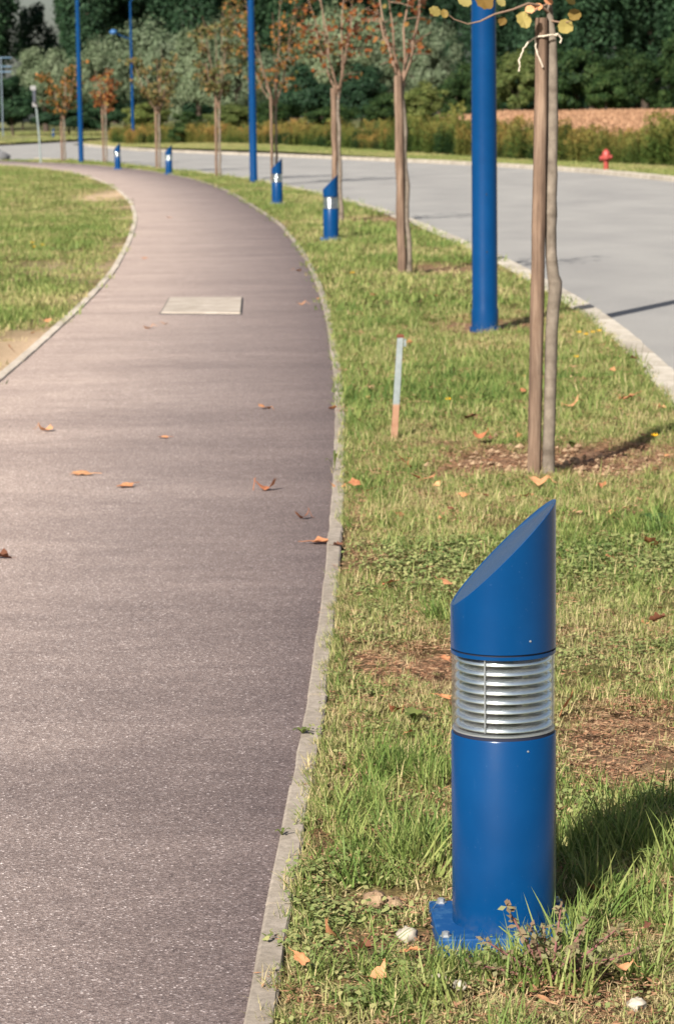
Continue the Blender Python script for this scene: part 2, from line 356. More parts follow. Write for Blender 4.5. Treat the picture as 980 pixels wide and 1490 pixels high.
for q_ in np.arange(12, 75, 2.5): SPOTS.append((float(pathL(q_))-.12, q_, .16, 1.6, .42+.25*math.sin(q_*1.3)))
def soil_at(X, Y):
    X = np.asarray(X, float); Y = np.asarray(Y, float)
    s = np.zeros_like(X); w = vnoise(X, Y, .22, 5)*.7+vnoise(X, Y, .08, 6)*.5-.6
    for x, y, rx, ry, k in SPOTS: s = np.maximum(s, k*np.clip(1.6-1.3*np.sqrt(((X-x)/rx)**2+((Y-y)/ry)**2)+w, 0, 1))
    return s
def lawnz(X, Y): return .012*np.ones_like(np.asarray(X, float))

me = npmesh('ground', np.array([(-3000, -500, -.16), (3000, -500, -.16), (3000, 4000, -.16), (-3000, 4000, -.16)], float), np.array([[0, 1, 2, 3]]), M_MEADOW)
tag(link('ground', me), kind='structure')
EW = .052                                                    # width of the edging stones
yy = np.concatenate([np.arange(2, 20, .25), np.arange(20, 126, .6)])
strip('path', lambda y: pathL(y)+.06, lambda y: pathR(y)+.005, yy[yy < 120], 13, -.004, M_PATH, crosswise=True)
strip('road', lambda y: kerbO(y)+.16, farE, np.arange(2, 150, .8), 10, -.10, M_ROAD)
strip('side_road', lambda y: np.interp(y, [110, 118, 150, 235], [-60., -60, -60, -24]), lambda y: np.interp(y, [110, 118, 130, 150, 195, 235], [-12.3, -13., -18, -10.5, -18.3, -19.3]), np.arange(110, 234, 1.), 8, -.104, M_ROAD)
ysv = np.concatenate([np.arange(2.5, 20, .06), np.arange(20, 112, .35)])
strip('verge_lawn', lambda y: pathR(y)+EW+.004, lambda y: kerbO(y)-.004, ysv, 46, .0, M_LAWN, .05, soil_at)
strip('corner_lawn', lambda y: np.minimum(pathL(y)-45, -14.)*0-60, lambda y: pathL(y)-.004, np.concatenate([np.arange(3, 30, .3), np.arange(30, 101, .8)]), 90, .0, M_LAWN2, .05, soil_at)
def mz(X, Y): return np.interp(Y, [0, 100, 240, 400, 900], [0, 0, 1., 1.2, 1.2])*np.clip((X+13)/14, 0, 1)
strip('far_verge', lambda y: farE(y)+.12, lambda y: farE(y)+130, np.concatenate([np.arange(2, 240, 2), [240, 300, 420]]), 60, 0, M_MEADOW, zf=lambda X, Y: mz(X, Y))
FLX = [-62, -40, -25, -22.6, -21.5, -19.6]; FLY = [140, 160, 180, 200, 216, 231]
def flz(Y): return np.interp(Y, [140, 232, 300, 420], [0, .1, 1.0, 1.4])
V = []; F = []
for i, (x, y) in enumerate(zip(FLX+[60], FLY+[236])):
    for k, yb in enumerate((y, y+8, 250, 300, 420)): V.append((x*(1 if k < 2 else 1+.15*k) , max(yb, y+8*k), flz(max(yb, y+8*k))))
for i in range(len(FLX)):
    for k in range(4): a = i*5+k; F.append((a, a+5, a+6, a+1))
tag(link('far_lawn', npmesh('far_lawn', np.array(V, float), np.array(F), M_MEADOW, smooth=True)), kind='structure')
strip('field', lambda y: np.interp(y, [104, 130, 230], [9, 5.5, 9]), lambda y: y*0+130, np.arange(104, 232, 3), 30, 0, M_FIELD, zf=lambda X, Y: mz(X, Y)+.01)

# edging and kerb stones: one mesh shared by every stone of a row, each stone an object
def stones(rootname, partname, f, y0, y1, L, w, h, ztop, side, m, gap=.011, jit=.0015, bev=.005):
    root = bpy.data.objects.new(rootname, None); COL.objects.link(root); tag(root, kind='structure')
    meshes = []
    for k in range(4):
        b = MB(); nseg = 6; rows = []
        for i in range(nseg+1):
            x = -L/2+gap/2+(L-gap)*i/nseg; q = [rnd.uniform(-1, 1)*.0022 for _ in range(6)]
            rows.append([(x, -w/2+q[0], -h), (x, -w/2+q[1], -bev), (x, -w/2+bev+q[2], q[3]*.6), (x, w/2-bev+q[4], q[3]*.6), (x, w/2+q[5], -bev), (x, w/2, -h)])
        vs_ = [p for r_ in rows for p in r_]; fs = []
        for i in range(nseg):
            for j in range(5): fs.append((i*6+j, (i+1)*6+j, (i+1)*6+j+1, i*6+j+1))
        fs += [(0, 1, 2, 3, 4, 5), tuple(nseg*6+j for j in (5, 4, 3, 2, 1, 0))]
        b.add(vs_, fs); meshes.append(b.mesh(partname, m))
    y = y0
    while y < y1:
        s = (f(y+1.)-f(y)); dy = L/math.sqrt(1+s*s); ym = y+dy/2
        o = link(partname, meshes[rnd.randrange(4)], root, (float(f(ym)*.5+f(y)*.25+f(y+dy)*.25)+side*w/2+rnd.uniform(-jit, jit), ym, ztop+rnd.uniform(-jit, jit)))
        o.rotation_euler = (0, 0, math.atan2(1, s)+rnd.uniform(-.003, .003)); y += dy
    return root
stones('path_edging', 'edging_stone', lambda y: pathR(y), 3.32, 106, 1.0, EW, .15, .010, 1, M_EDGE)
stones('inner_path_edging', 'edging_stone', lambda y: pathL(y), 8, 99, 1.0, .066, .15, .008, 1, M_EDGE2)
stones('road_kerb', 'kerb_stone', lambda y: kerbO(y), 4, 118, 1.0, .19, .25, .012, 1, M_KERB, jit=.003, bev=.012)
stones('far_road_kerb', 'kerb_stone', lambda y: farE(y), 20, 195, 1.0, .24, .25, .02, 1, M_KERB, jit=.005, bev=.012)

# ------------------------------------------------------------------ scattered vegetation (uncountable: one object each, geometry-node instances)
def blades(nb, rad, h, w, lean, curl, seg=3, flat=0, tone=(.0, 1.)):
    V = []; F = []; T = []
    for _ in range(nb):
        a = rnd.uniform(0, 6.283); r = rad*math.sqrt(rnd.random()); p = Vector((r*math.cos(a), r*math.sin(a), -.012))
        d = rnd.uniform(0, 6.283); hd = Vector((math.cos(d), math.sin(d), 0)); sd = Vector((-hd.y, hd.x, 0))
        hh = h*rnd.uniform(.45, 1.15); ww = w*rnd.uniform(.6, 1.2); ln = rnd.uniform(.2, 1)*lean+flat; cu = curl*rnd.uniform(.2, 1); t = rnd.uniform(*tone); o = len(V)
        ang = ln
        for i in range(seg+1):
            k = i/seg; wd = ww*(1-k)**.7*.5
            if i == seg: V.append(p); T.append(t)
            else: V += [p-sd*wd, p+sd*wd]; T += [min(1, t-.12*(1-k))]*2
            p = p+(hd*math.sin(ang)+Vector((0, 0, 1))*math.cos(ang))*hh/seg; ang = min(ang+cu/seg, 2.2)
        for i in range(seg-1): F.append((o+2*i, o+2*i+1, o+2*i+3, o+2*i+2))
        F.append((o+2*seg-2, o+2*seg-1, o+2*seg))
    return V, F, T
def clump(name, m, *parts):
    b = MB()
    for V, F, T in parts: b.add(V, F); b.tone[-len(V):] = T
    return bpy.data.objects.new(name, b.mesh(name, m))
def clover(nl, rad, size):
    V = []; F = []; T = []
    for _ in range(nl):
        a = rnd.uniform(0, 6.283); r = rad*math.sqrt(rnd.random()); c = Vector((r*math.cos(a), r*math.sin(a), rnd.uniform(.005, .035)))
        nrm = Vector((rnd.uniform(-.6, .6), rnd.uniform(-.6, .6), 1)).normalized(); u = nrm.orthogonal().normalized(); v = nrm.cross(u); s = size*rnd.uniform(.6, 1.3); t = rnd.random()
        o = len(V); e = rnd.uniform(0, 6.28)
        for j in range(6):
            th = e+j*math.pi/3; q = s*(1 if j % 2 == 0 else .75); V.append(c+(u*math.cos(th)+v*math.sin(th)*.8)*q*.5); T.append(t)
        F.append(tuple(o+j for j in range(6)))
    return V, F, T
def litter(nl, rad, size):
    V = []; F = []; T = []
    for _ in range(nl):
        a = rnd.uniform(0, 6.283); r = rad*math.sqrt(rnd.random()); c = Vector((r*math.cos(a), r*math.sin(a), rnd.uniform(.0, .022)))
        d = rnd.uniform(0, 6.283); u = Vector((math.cos(d), math.sin(d), rnd.uniform(-.25, .35))).normalized(); v = u.cross(Vector((rnd.uniform(-.5, .5), rnd.uniform(-.5, .5), 1))).normalized()
        L = size*rnd.uniform(.5, 1.6); w = size*rnd.uniform(.08, .35); t = rnd.random(); o = len(V)
        V += [c-u*L/2, c+v*w/2, c+u*L/2, c-v*w/2]; T += [t]*4; F.append((o, o+1, o+2, o+3))
    return V, F, T
def collect(name, objs):
    c = bpy.data.collections.new(name)
    for i, o in enumerate(objs): o.name = '%s_%02d' % (name, i); c.objects.link(o)
    return c
GREEN = collect('turf_tuft', [clump('t', M_GRASS, blades(26, .05, .055, .0042, .9, 1.2)) for _ in range(3)]
                + [clump('t', M_GRASS, blades(18, .04, .085, .0055, .7, 1.3)) for _ in range(2)]
                + [clump('t', M_GRASS, blades(22, .06, .07, .0035, .3, .5, flat=1.0, tone=(0, .45))) for _ in range(2)]
                + [clump('t', M_CLOVER, clover(22, .055, .017)) for _ in range(2)]
                + [clump('t', M_LITTER, litter(38, .06, .021)) for _ in range(2)]
                + [clump('t', M_GRASS, blades(34, .055, .17, .007, .75, 1.2, 4, tone=(.45, .9))) for _ in range(2)]
                + [clump('t', M_GRASS, blades(20, .17, .10, .011, .8, 1.0, 2)) for _ in range(2)])       # far, coarse
def scatter(name, P, rot, scl, idx, tint, coll):
    me = bpy.data.meshes.new(name); n = len(P); me.vertices.add(n); me.vertices.foreach_set('co', np.asarray(P, np.float32).ravel())
    a = me.attributes.new('rot', 'FLOAT_VECTOR', 'POINT'); a.data.foreach_set('vector', np.asarray(rot, np.float32).ravel())
    a = me.attributes.new('scl', 'FLOAT_VECTOR', 'POINT'); a.data.foreach_set('vector', np.asarray(scl, np.float32).ravel())
    a = me.attributes.new('idx', 'INT', 'POINT'); a.data.foreach_set('value', np.asarray(idx, np.int32))
    a = me.attributes.new('tint', 'FLOAT', 'POINT'); a.data.foreach_set('value', np.asarray(tint, np.float32))
    o = link(name, me); tag(o, kind='stuff')
    g = bpy.data.node_groups.new(name, 'GeometryNodeTree')
    g.interface.new_socket('Geometry', in_out='INPUT', socket_type='NodeSocketGeometry'); g.interface.new_socket('Geometry', in_out='OUTPUT', socket_type='NodeSocketGeometry')
    gi = g.nodes.new('NodeGroupInput'); go = g.nodes.new('NodeGroupOutput'); ip = g.nodes.new('GeometryNodeInstanceOnPoints'); ci = g.nodes.new('GeometryNodeCollectionInfo')
    ci.inputs[0].default_value = coll; ci.inputs[1].default_value = True; ci.inputs[2].default_value = True
    def na(nm, t): q = g.nodes.new('GeometryNodeInputNamedAttribute'); q.data_type = t; q.inputs[0].default_value = nm; return q.outputs[0]
    ip.inputs['Pick Instance'].default_value = True
    L = g.links.new
    L(gi.outputs[0], ip.inputs['Points']); L(ci.outputs[0], ip.inputs['Instance']); L(na('idx', 'INT'), ip.inputs['Instance Index'])
    L(na('rot', 'FLOAT_VECTOR'), ip.inputs['Rotation']); L(na('scl', 'FLOAT_VECTOR'), ip.inputs['Scale']); L(ip.outputs[0], go.inputs[0])
    md = o.modifiers.new('scatter', 'NODES'); md.node_group = g
    return o
def lush(X, Y):       # 0 dry .. 1 lush
    return np.clip(.62*vnoise(X, Y, .8, 1)+.45*vnoise(X, Y, .25, 2)+.2*vnoise(X, Y, 3.5, 7)-.22, 0, 1)
def turf(name, xa, xb, bands, near):
    PP = []; II = []; TT = []; SS = []
    for y0, y1, dens, s0 in bands:
        wmax = max(np.max(xb(np.linspace(y0, y1, 20))-xa(np.linspace(y0, y1, 20))), .1); n = int(dens*(y1-y0)*wmax)
        Y = RNG.uniform(y0, y1, n); a, b = xa(Y), xb(Y); X = RNG.uniform(np.min(a), np.max(b), int(n)) if False else a+(b-a)*RNG.random(n)
        keep = RNG.random(n) < (b-a)/wmax; X, Y = X[keep], Y[keep]
        s = soil_at(X, Y); l = np.clip(lush(X, Y)+.20*np.clip((Y-8)/5, 0, 1), 0, 1); q = RNG.random(len(X)); q2 = RNG.random(len(X))
        e = np.minimum(X-xa(Y), xb(Y)-X)
        keep = q > s*1.02; X, Y, s, l, q2, e = X[keep], Y[keep], s[keep], l[keep], q2[keep], e[keep]
        if near(y0):
            idx = RNG.integers(0, 3, len(X))
            idx = np.where(q2 < .20*l+.04, RNG.integers(3, 5, len(X)), idx)
            idx = np.where(q2 > .60+.30*l-.25*(Y < 5.2), RNG.integers(5, 7, len(X)), idx)
            cl = np.clip((vnoise(X, Y, .5, 41)-.3)*.9, .05, .5); idx = np.where((q2 > .45-cl*.6) & (q2 < .45+cl*.6) & (Y < 10), RNG.integers(7, 9, len(X)), idx)
            idx = np.where((q2 > .93-.35*s) & (q2 > .3), RNG.integers(9, 11, len(X)), idx)
        else:
            idx = np.where(q2 < .75, RNG.integers(13, 15, len(X)), np.where(q2 < .88, RNG.integers(3, 5, len(X)), RNG.integers(5, 7, len(X))))
        PP.append(np.stack([X, Y, np.full_like(X, .004)-.02*s], 1)); II.append(idx); TT.append(np.clip(l-.5*s+RNG.normal(0, .10, len(X)), 0, 1))
        SS.append(s0*RNG.uniform(.7, 1.25, len(X))*(.75+.5*l)*(1-.4*s))
    P = np.concatenate(PP); n = len(P); S = np.concatenate(SS)
    rot = np.stack([RNG.normal(0, .12, n), RNG.normal(0, .12, n), RNG.uniform(0, 6.283, n)], 1)
    return P, rot, np.stack([S, S, S*RNG.uniform(.8, 1.15, n)], 1), np.concatenate(II), np.concatenate(TT)
v = turf('verge_grass', lambda y: pathR(y)+EW-.004, lambda y: kerbO(y)+.01, [(2.8, 9, 1050, .66), (9, 14, 700, .82), (14, 22, 420, 1.1), (22, 36, 75, .8), (36, 60, 45, .9), (60, 112, 30, 1.)], lambda y: y < 22)
P, rot, scl, idx, tint = v
# brown litter over the bare patches, straw near the lower edge
n_ = 9000; Y_ = RNG.uniform(3.2, 15, n_); a_, b_ = pathR(Y_)+EW, kerbO(Y_); X_ = a_+(b_-a_)*RNG.random(n_); s1 = soil_at(X_, Y_); k_ = RNG.random(n_) < .10+.75*s1; X_, Y_, s1 = X_[k_], Y_[k_], s1[k_]; m_ = len(X_)
P = np.concatenate([P, np.stack([X_, Y_, np.full(m_, .004)-.02*s1], 1)]); rot = np.concatenate([rot, np.stack([np.zeros(m_), np.zeros(m_), RNG.uniform(0, 6.28, m_)], 1)])
s_ = RNG.uniform(.5, 1.1, m_); scl = np.concatenate([scl, np.stack([s_, s_, s_*.7], 1)]); idx = np.concatenate([idx, RNG.integers(9, 11, m_)]); tint = np.concatenate([tint, RNG.random(m_)])
# fringe leaning over the edging
Y_ = np.concatenate([RNG.uniform(3.5, 12, 420), RNG.uniform(12, 24, 300)]); m_ = len(Y_); k_ = vnoise(Y_*0, Y_, .6, 51) > .38; Y_ = Y_[k_]; m_ = len(Y_); X_ = pathR(Y_)+EW+RNG.uniform(-.012, .03, m_)
P = np.concatenate([P, np.stack([X_, Y_, np.full(m_, .004)], 1)]); rot = np.concatenate([rot, np.stack([RNG.normal(0, .1, m_), RNG.uniform(-.6, .0, m_), RNG.uniform(-.4, .4, m_)], 1)])
s_ = RNG.uniform(.45, .9, m_); scl = np.concatenate([scl, np.stack([s_*.7, s_, s_], 1)]); idx = np.concatenate([idx, RNG.choice([0, 1, 2, 3, 4, 5], m_)]); tint = np.concatenate([tint, RNG.uniform(.1, .75, m_)])
# hand-placed long tufts
ex = []
for px, py, k, sp in [(560, 1120, 13, .16), (640, 1130, 7, .12), (600, 1210, 9, .14), (540, 1180, 6, .1), (905, 1235, 26, .18), (960, 1210, 12, .14), (870, 1250, 16, .12), (860, 1300, 12, .1), (540, 560, 8, .5), (935, 770, 9, .2), (640, 900, 5, .08), (960, 540, 8, .5), (520, 620, 7, .3), (590, 1270, 12, .12), (660, 1470, 6, .15), (480, 1440, 5, .1), (900, 1400, 5, .15), (940, 1330, 6, .1), (720, 1420, 5, .05), (780, 1420, 8, .05), (815, 1385, 8, .04), (845, 1365, 8, .05), (655, 1425, 3, .03), (530, 640, 7, .3), (830, 780, 6, .25)]:
    c = gr(px, py)
    for _ in range(k): ex.append((c[0]+rnd.gauss(0, sp*.5), c[1]+rnd.gauss(0, sp*.7), 0))
ex = np.array([e for e in ex if e[0] > pathR(e[1])+EW+.02 and e[0] < kerbO(e[1]) and not (abs(e[0]-.307) < .132 and abs(e[1]-5.133) < .125)]); m_ = len(ex)
P = np.concatenate([P, ex]); rot = np.concatenate([rot, np.stack([RNG.normal(0, .2, m_), RNG.normal(0, .2, m_), RNG.uniform(0, 6.28, m_)], 1)])
s_ = RNG.uniform(.45, .85, m_); scl = np.concatenate([scl, np.stack([s_, s_, s_], 1)]); idx = np.concatenate([idx, RNG.integers(11, 13, m_)]); tint = np.concatenate([tint, RNG.uniform(.3, .9, m_)])
keep = ~((np.abs(P[:, 0]-.307) < .128) & (np.abs(P[:, 1]-5.133) < .118))
scatter('verge_grass', P[keep], rot[keep], scl[keep], idx[keep], tint[keep], GREEN)
v = turf('corner_grass', lambda y: np.minimum(-.14*y-1.2, pathL(y)-.3), lambda y: pathL(y)-.02, [(10, 26, 170, .8), (26, 48, 60, .8), (48, 100.5, 26, .95)], lambda y: False)
scatter('corner_grass', *v, GREEN)

# far roadside plants, crop
def weedstalk(h, leaves, lw, top, m, tone=(0, .6), ttop=(.6, 1)):
    b = MB(); b.tube([(0, 0, 0), (rnd.uniform(-.05, .05), rnd.uniform(-.05, .05), h)], [.006, .003], 3, tone=.3)
    def card(c, u, v, t): b.add([c-u, c+v, c+u, c-v], [(0, 1, 2, 3)], t)
    for i in range(leaves):
        k = .1+.85*i/leaves; a = rnd.uniform(0, 6.283); d = Vector((math.cos(a), math.sin(a), rnd.uniform(-.1, .9))).normalized(); L = lw*rnd.uniform(.6, 1.3)*(1.1-k*.5)
        s = d.cross(Vector((0, 0, 1))).normalized(); card(Vector((0, 0, h*k))+d*L*.5, d*L*.5, s*L*.14+Vector((0, 0, .01)), rnd.uniform(*tone))
    for i in range(top):
        a = rnd.uniform(0, 6.283); d = Vector((math.cos(a), math.sin(a), rnd.uniform(.3, 1.6))).normalized(); c = Vector((0, 0, h*rnd.uniform(.88, 1.06)))+d*rnd.uniform(.02, .12)
        card(c, d*.06, d.orthogonal().normalized()*.028, rnd.uniform(*ttop))
    return b
def stand(n, rad, h, *a, **k):
    B = MB()
    for _ in range(n):
        b = weedstalk(h*rnd.uniform(.7, 1.12), *a, **k); r = rad*math.sqrt(rnd.random()); t = rnd.uniform(0, 6.283); o = len(B.v)
        B.add([(x+r*math.cos(t), y+r*math.sin(t), z) for x, y, z in b.v], b.f); B.tone[o:] = b.tone
    return B
GOLDC = collect('goldenrod_clump', [bpy.data.objects.new('g', stand(9, .35, 1.25, 14, .22, 9, M_GOLD).mesh('g', M_GOLD)) for _ in range(3)] + [bpy.data.objects.new('g', stand(9, .35, 1.0, 22, .26, 0, M_MID).mesh('g', M_MID)) for _ in range(2)])
CROPC = collect('crop_clump', [bpy.data.objects.new('c', stand(6, .4, 1.0, 16, .17, 6, M_CROP, tone=(.1, .9), ttop=(.3, 1)).mesh('c', M_CROP)) for _ in range(4)])
Y = RNG.uniform(66, 214, 5200); X = goldF(Y)+RNG.random(5200)**1.3*np.interp(Y, [66, 214], [6, 5]); n = len(X)
t = np.clip(1.5*(.6*vnoise(X, Y, 5, 11)+.4*vnoise(X, Y, 1.6, 14))-.22, 0, 1); S = RNG.uniform(.45, 1.1, n)*(.5+.8*vnoise(X, Y, 3, 12)**1.3); S = np.interp(Y, [66, 105, 140], [.95, .88, .72])*np.where(RNG.random(n) < .07, S*1.4, S); z = mz(X, Y)
idx = np.where(RNG.random(n) < np.clip((vnoise(X, Y, 5, 13)-.45)*2.2, .08, .8), RNG.integers(3, 5, n), RNG.integers(0, 3, n))
scatter('goldenrod_bank', np.stack([X, Y, z-.02], 1), np.stack([RNG.normal(0, .06, n), RNG.normal(0, .06, n), RNG.uniform(0, 6.28, n)], 1), np.stack([S, S, S], 1), idx, t, GOLDC)
n = 34000; Y = RNG.uniform(106, 226, n); X = RNG.uniform(0, 1, n)*(Y*.16+6-(goldF(np.minimum(Y, 213))+4))+goldF(np.minimum(Y, 213))+4; k = X > np.interp(Y, [104, 130, 230], [9.5, 6, 9]); X, Y = X[k], Y[k]; n = len(X)
S = RNG.uniform(.78, .98, n)
scatter('dry_crop', np.stack([X, Y, mz(X, Y)-.02], 1), np.stack([RNG.normal(0, .1, n), RNG.normal(0, .1, n), RNG.uniform(0, 6.28, n)], 1), np.stack([S, S, S], 1), RNG.integers(0, 4, n), np.clip(.35+.3*vnoise(X, Y, 9, 21)+RNG.normal(0, .12, n), 0, 1), CROPC)
# short grass beyond the road
Y = RNG.uniform(60, 196, 9000); X = farE(Y)+.3+RNG.random(9000)*np.maximum(goldF(np.maximum(Y, 66))-farE(Y), .6); n = len(X)
Yb = RNG.uniform(190, 262, 5000); Xb = RNG.uniform(-46, -14, 5000); kb = Yb > np.interp(Xb, FLX, FLY)+.5; Xb, Yb = Xb[kb], Yb[kb]
P = np.concatenate([np.stack([X, Y, mz(X, Y)], 1), np.stack([Xb, Yb, flz(Yb)], 1)]); n = len(P); S = np.where(P[:, 1] > 190, 2.2, 1.1)*RNG.uniform(.7, 1.3, n)
scatter('roadside_grass', P, np.stack([RNG.normal(0, .1, n), RNG.normal(0, .1, n), RNG.uniform(0, 6.28, n)], 1), np.stack([S, S, S], 1), RNG.integers(13, 15, n), np.clip(.25+.5*vnoise(P[:, 0], P[:, 1], 4, 31), 0, 1), GREEN)

# ------------------------------------------------------------------ bollard lights
BD = .1
def make_bollard(loc, label):
    t = thing('bollard_light', label, 'bollard', loc, 0, 'blue bollard lights along the path')
    b = MB(); b.lathe([(.1, .004), (.1, .396), (.0985, .3985)], 64); body = b.build('body', M_BLUE, t, 40)
    b = MB(); b.lathe([(.0965, .398), (.0965, .4045)], 64); b.build('seam', M_SEAM, body, 40)
    b = MB(); b.lathe([(.094, .4045), (.0975, .405), (.0975, .4075), (.094, .408)], 64); b.build('lower_ring', M_STEEL2, t, 40)
    b = MB(); b.lathe([(.0985, .405), (.0985, .553)], 64, cap=False); b.lathe([(.0955, .553), (.0955, .405)], 64, cap=False); lens = b.build('lens', M_LENS, t, 40)
    b = MB(); b.lathe([(.1, .553), (.1, .5595)], 64); b.build('upper_ring', M_BLUE, t, 40)
    b = MB(); b.lathe([(.0965, .5595), (.0965, .5635)], 64); b.build('seam', M_SEAM, t, 40)
    lm = MB(); lm.lathe([(.050, .0115), (.070, .0105), (.0835, .0078), (.0895, .0045), (.0922, .0005), (.0925, -.003), (.086, .0005), (.050, .008)], 64, cap=False); lme = lm.mesh('louvre', M_STEEL, 35)
    for k in range(8): link('louvre', lme, t, (0, 0, .4165+k*.0181))
    b = MB(); b.lathe([(.036, .4125), (.036, .553)], 32, cap=False); b.build('inner_reflector', M_SEAM2, t, 40)
    for a in (-115, 5, 125): 
        x, y = .0942*math.cos(R(a)), .0942*math.sin(R(a)); b = MB(); b.tube([(x, y, .4125), (x, y, .553)], .0016, 6); b.build('rod', M_STEEL2, t, 40)
    # slanted cap: the cut falls to the left
    n = 64; vs_ = []; top = lambda th, r: .743+r*math.cos(th)+.02*0*math.sin(th)
    ths = [2*math.pi*j/n for j in range(n)]
    for r, zf in ((.1, lambda th: .5635), (.1, lambda th: top(th, .1)-.0012), (.0992, lambda th: top(th, .0992)), (.0955, lambda th: top(th, .0955)), (.0945, lambda th: top(th, .0945)-.0012)):
        vs_ += [(r*math.cos(th), r*math.sin(th), zf(th)) for th in ths]
    fs = [(i*n+j, i*n+(j+1) % n, (i+1)*n+(j+1) % n, (i+1)*n+j) for i in range(4) for j in range(n)]+[tuple(range(n-1, -1, -1)), tuple(range(4*n, 5*n))]
    b = MB(); b.add(vs_, fs); cap = b.build('cap', M_BLUE, t, 28)
    for x, z, par in ((.045, .588, cap), (.04, .378, body)):
        b = MB(); b.lathe([(.0022, 0), (.0018, .0012)], 10); o = b.build('screw', M_STEEL2, par, 40, (x, -math.sqrt(.01-x*x)+.0002, z)); o.rotation_euler = (R(90), 0, math.asin(x/.1))
    b = MB(); b.box((-.005, .0, .011), (.262, .262, .034), R(2), .002); pl = b.build('base_plate', M_BLUEW, t)
    for sx in (-1, 1):
        for sy in (-1, 1):
            b = MB(); b.lathe([(.011, 0), (.011, .002), (.0075, .002), (.0075, .009), (.005, .010)], 6); b.build('bolt', M_STEEL2, pl, 30, (sx*.112-.005, sy*.112, .0281))
    return t
G0 = gr(733, 1357)
b0 = make_bollard((G0[0], G0[1], .0), 'tall blue bollard light closest in the foreground, louvred clear lamp band above its plated foot')
for px, py, lab in [(481.5, 349, 'blue bollard light in the verge between the path bend and the thin road trees, '),
                    (403.4, 297, 'blue bollard light just right of the middle blue lamp post foot'),
                    (246, 253.5, 'blue bollard light right of the twin posted tree at the path bend'),
                    (171.5, 246, 'small blue bollard light far along the path right of the slim blue lamp post')]:
    g = gr(px, py); c = dup(b0); c.location = (g[0], g[1], .0); c['label'] = lab
g = at(78, 201, 236); c = dup(b0); c.location = (g[0], 236, float(flz(236))); c['label'] = 'tiny blue bollard light on the far grass in front of the dark wood'

# ------------------------------------------------------------------ lamp posts
def make_lamp(loc, rz, label, H=8.4):
    t = thing('lamp_post', label, 'lamp post', loc, 0, 'blue lamp posts along the road')
    b = MB(); b.lathe([(.115, -.05), (.115, .012), (.108, .016)], 32); b.build('base_flange', M_BLUE, t, 40)
    b = MB(); b.lathe([(.1, .0), (.1, .14), (.0945, .155), (.093, 1.6), (.086, 3.4), (.074, 6.0), (.055, H)], 32); p = b.build('pole', M_BLUE, t, 40)
    for z in (.57, .99):
        b = MB(); b.lathe([(.006, 0), (.006, .004)], 10); o = b.build('vent_hole', M_SEAM, p, 40, (.01, -.092, z)); o.rotation_euler = (R(90), 0, 0)
    b = MB(); b.tube([(0, 0, 6.15), (-.5, 0, 6.32), (-.95, 0, 6.55)], [.035, .032, .03], 10); a = b.build('arm', M_BLUE, t, 60); a.rotation_euler = (0, 0, rz)
    b = MB(); b.lathe([(.05, -.15), (.18, -.12), (.23, -.02), (.22, .06), (.12, .14), (.03, .17)], 20, (-1.05, 0, 6.58)); l = b.build('luminaire', M_LUM, t, 60); l.rotation_euler = (0, 0, rz)
    b = MB(); b.tube([(0, 0, H-.05), (.3, 0, H+.25), (1.0, 0, H+.35)], [.04, .035, .03], 10); b.box((1.2, 0, H+.36), (.6, .25, .12)); a = b.build('road_arm', M_BLUE, t, 60); a.rotation_euler = (0, 0, rz+R(10))
    return t
g = gr(705, 478)
l0 = make_lamp((g[0], g[1], .0), R(8), 'thick blue lamp post in the verge left of the nearest staked tree')
for px, py, lab in [(369, 265, 'blue lamp post standing behind the path bend left of a bollard'), (118.5, 237, 'slim blue lamp post far left beside the path end')]:
    g = gr(px, py); c = dup(l0); c.location = (g[0], g[1], 0); c['label'] = lab
g = at(194, 205, 188); c = dup(l0); c.location = (g[0], 188, .0); c.scale = (1.12, 1.12, 1.13); c['label'] = 'distant blue lamp post with a lamp arm among the grey green willows'

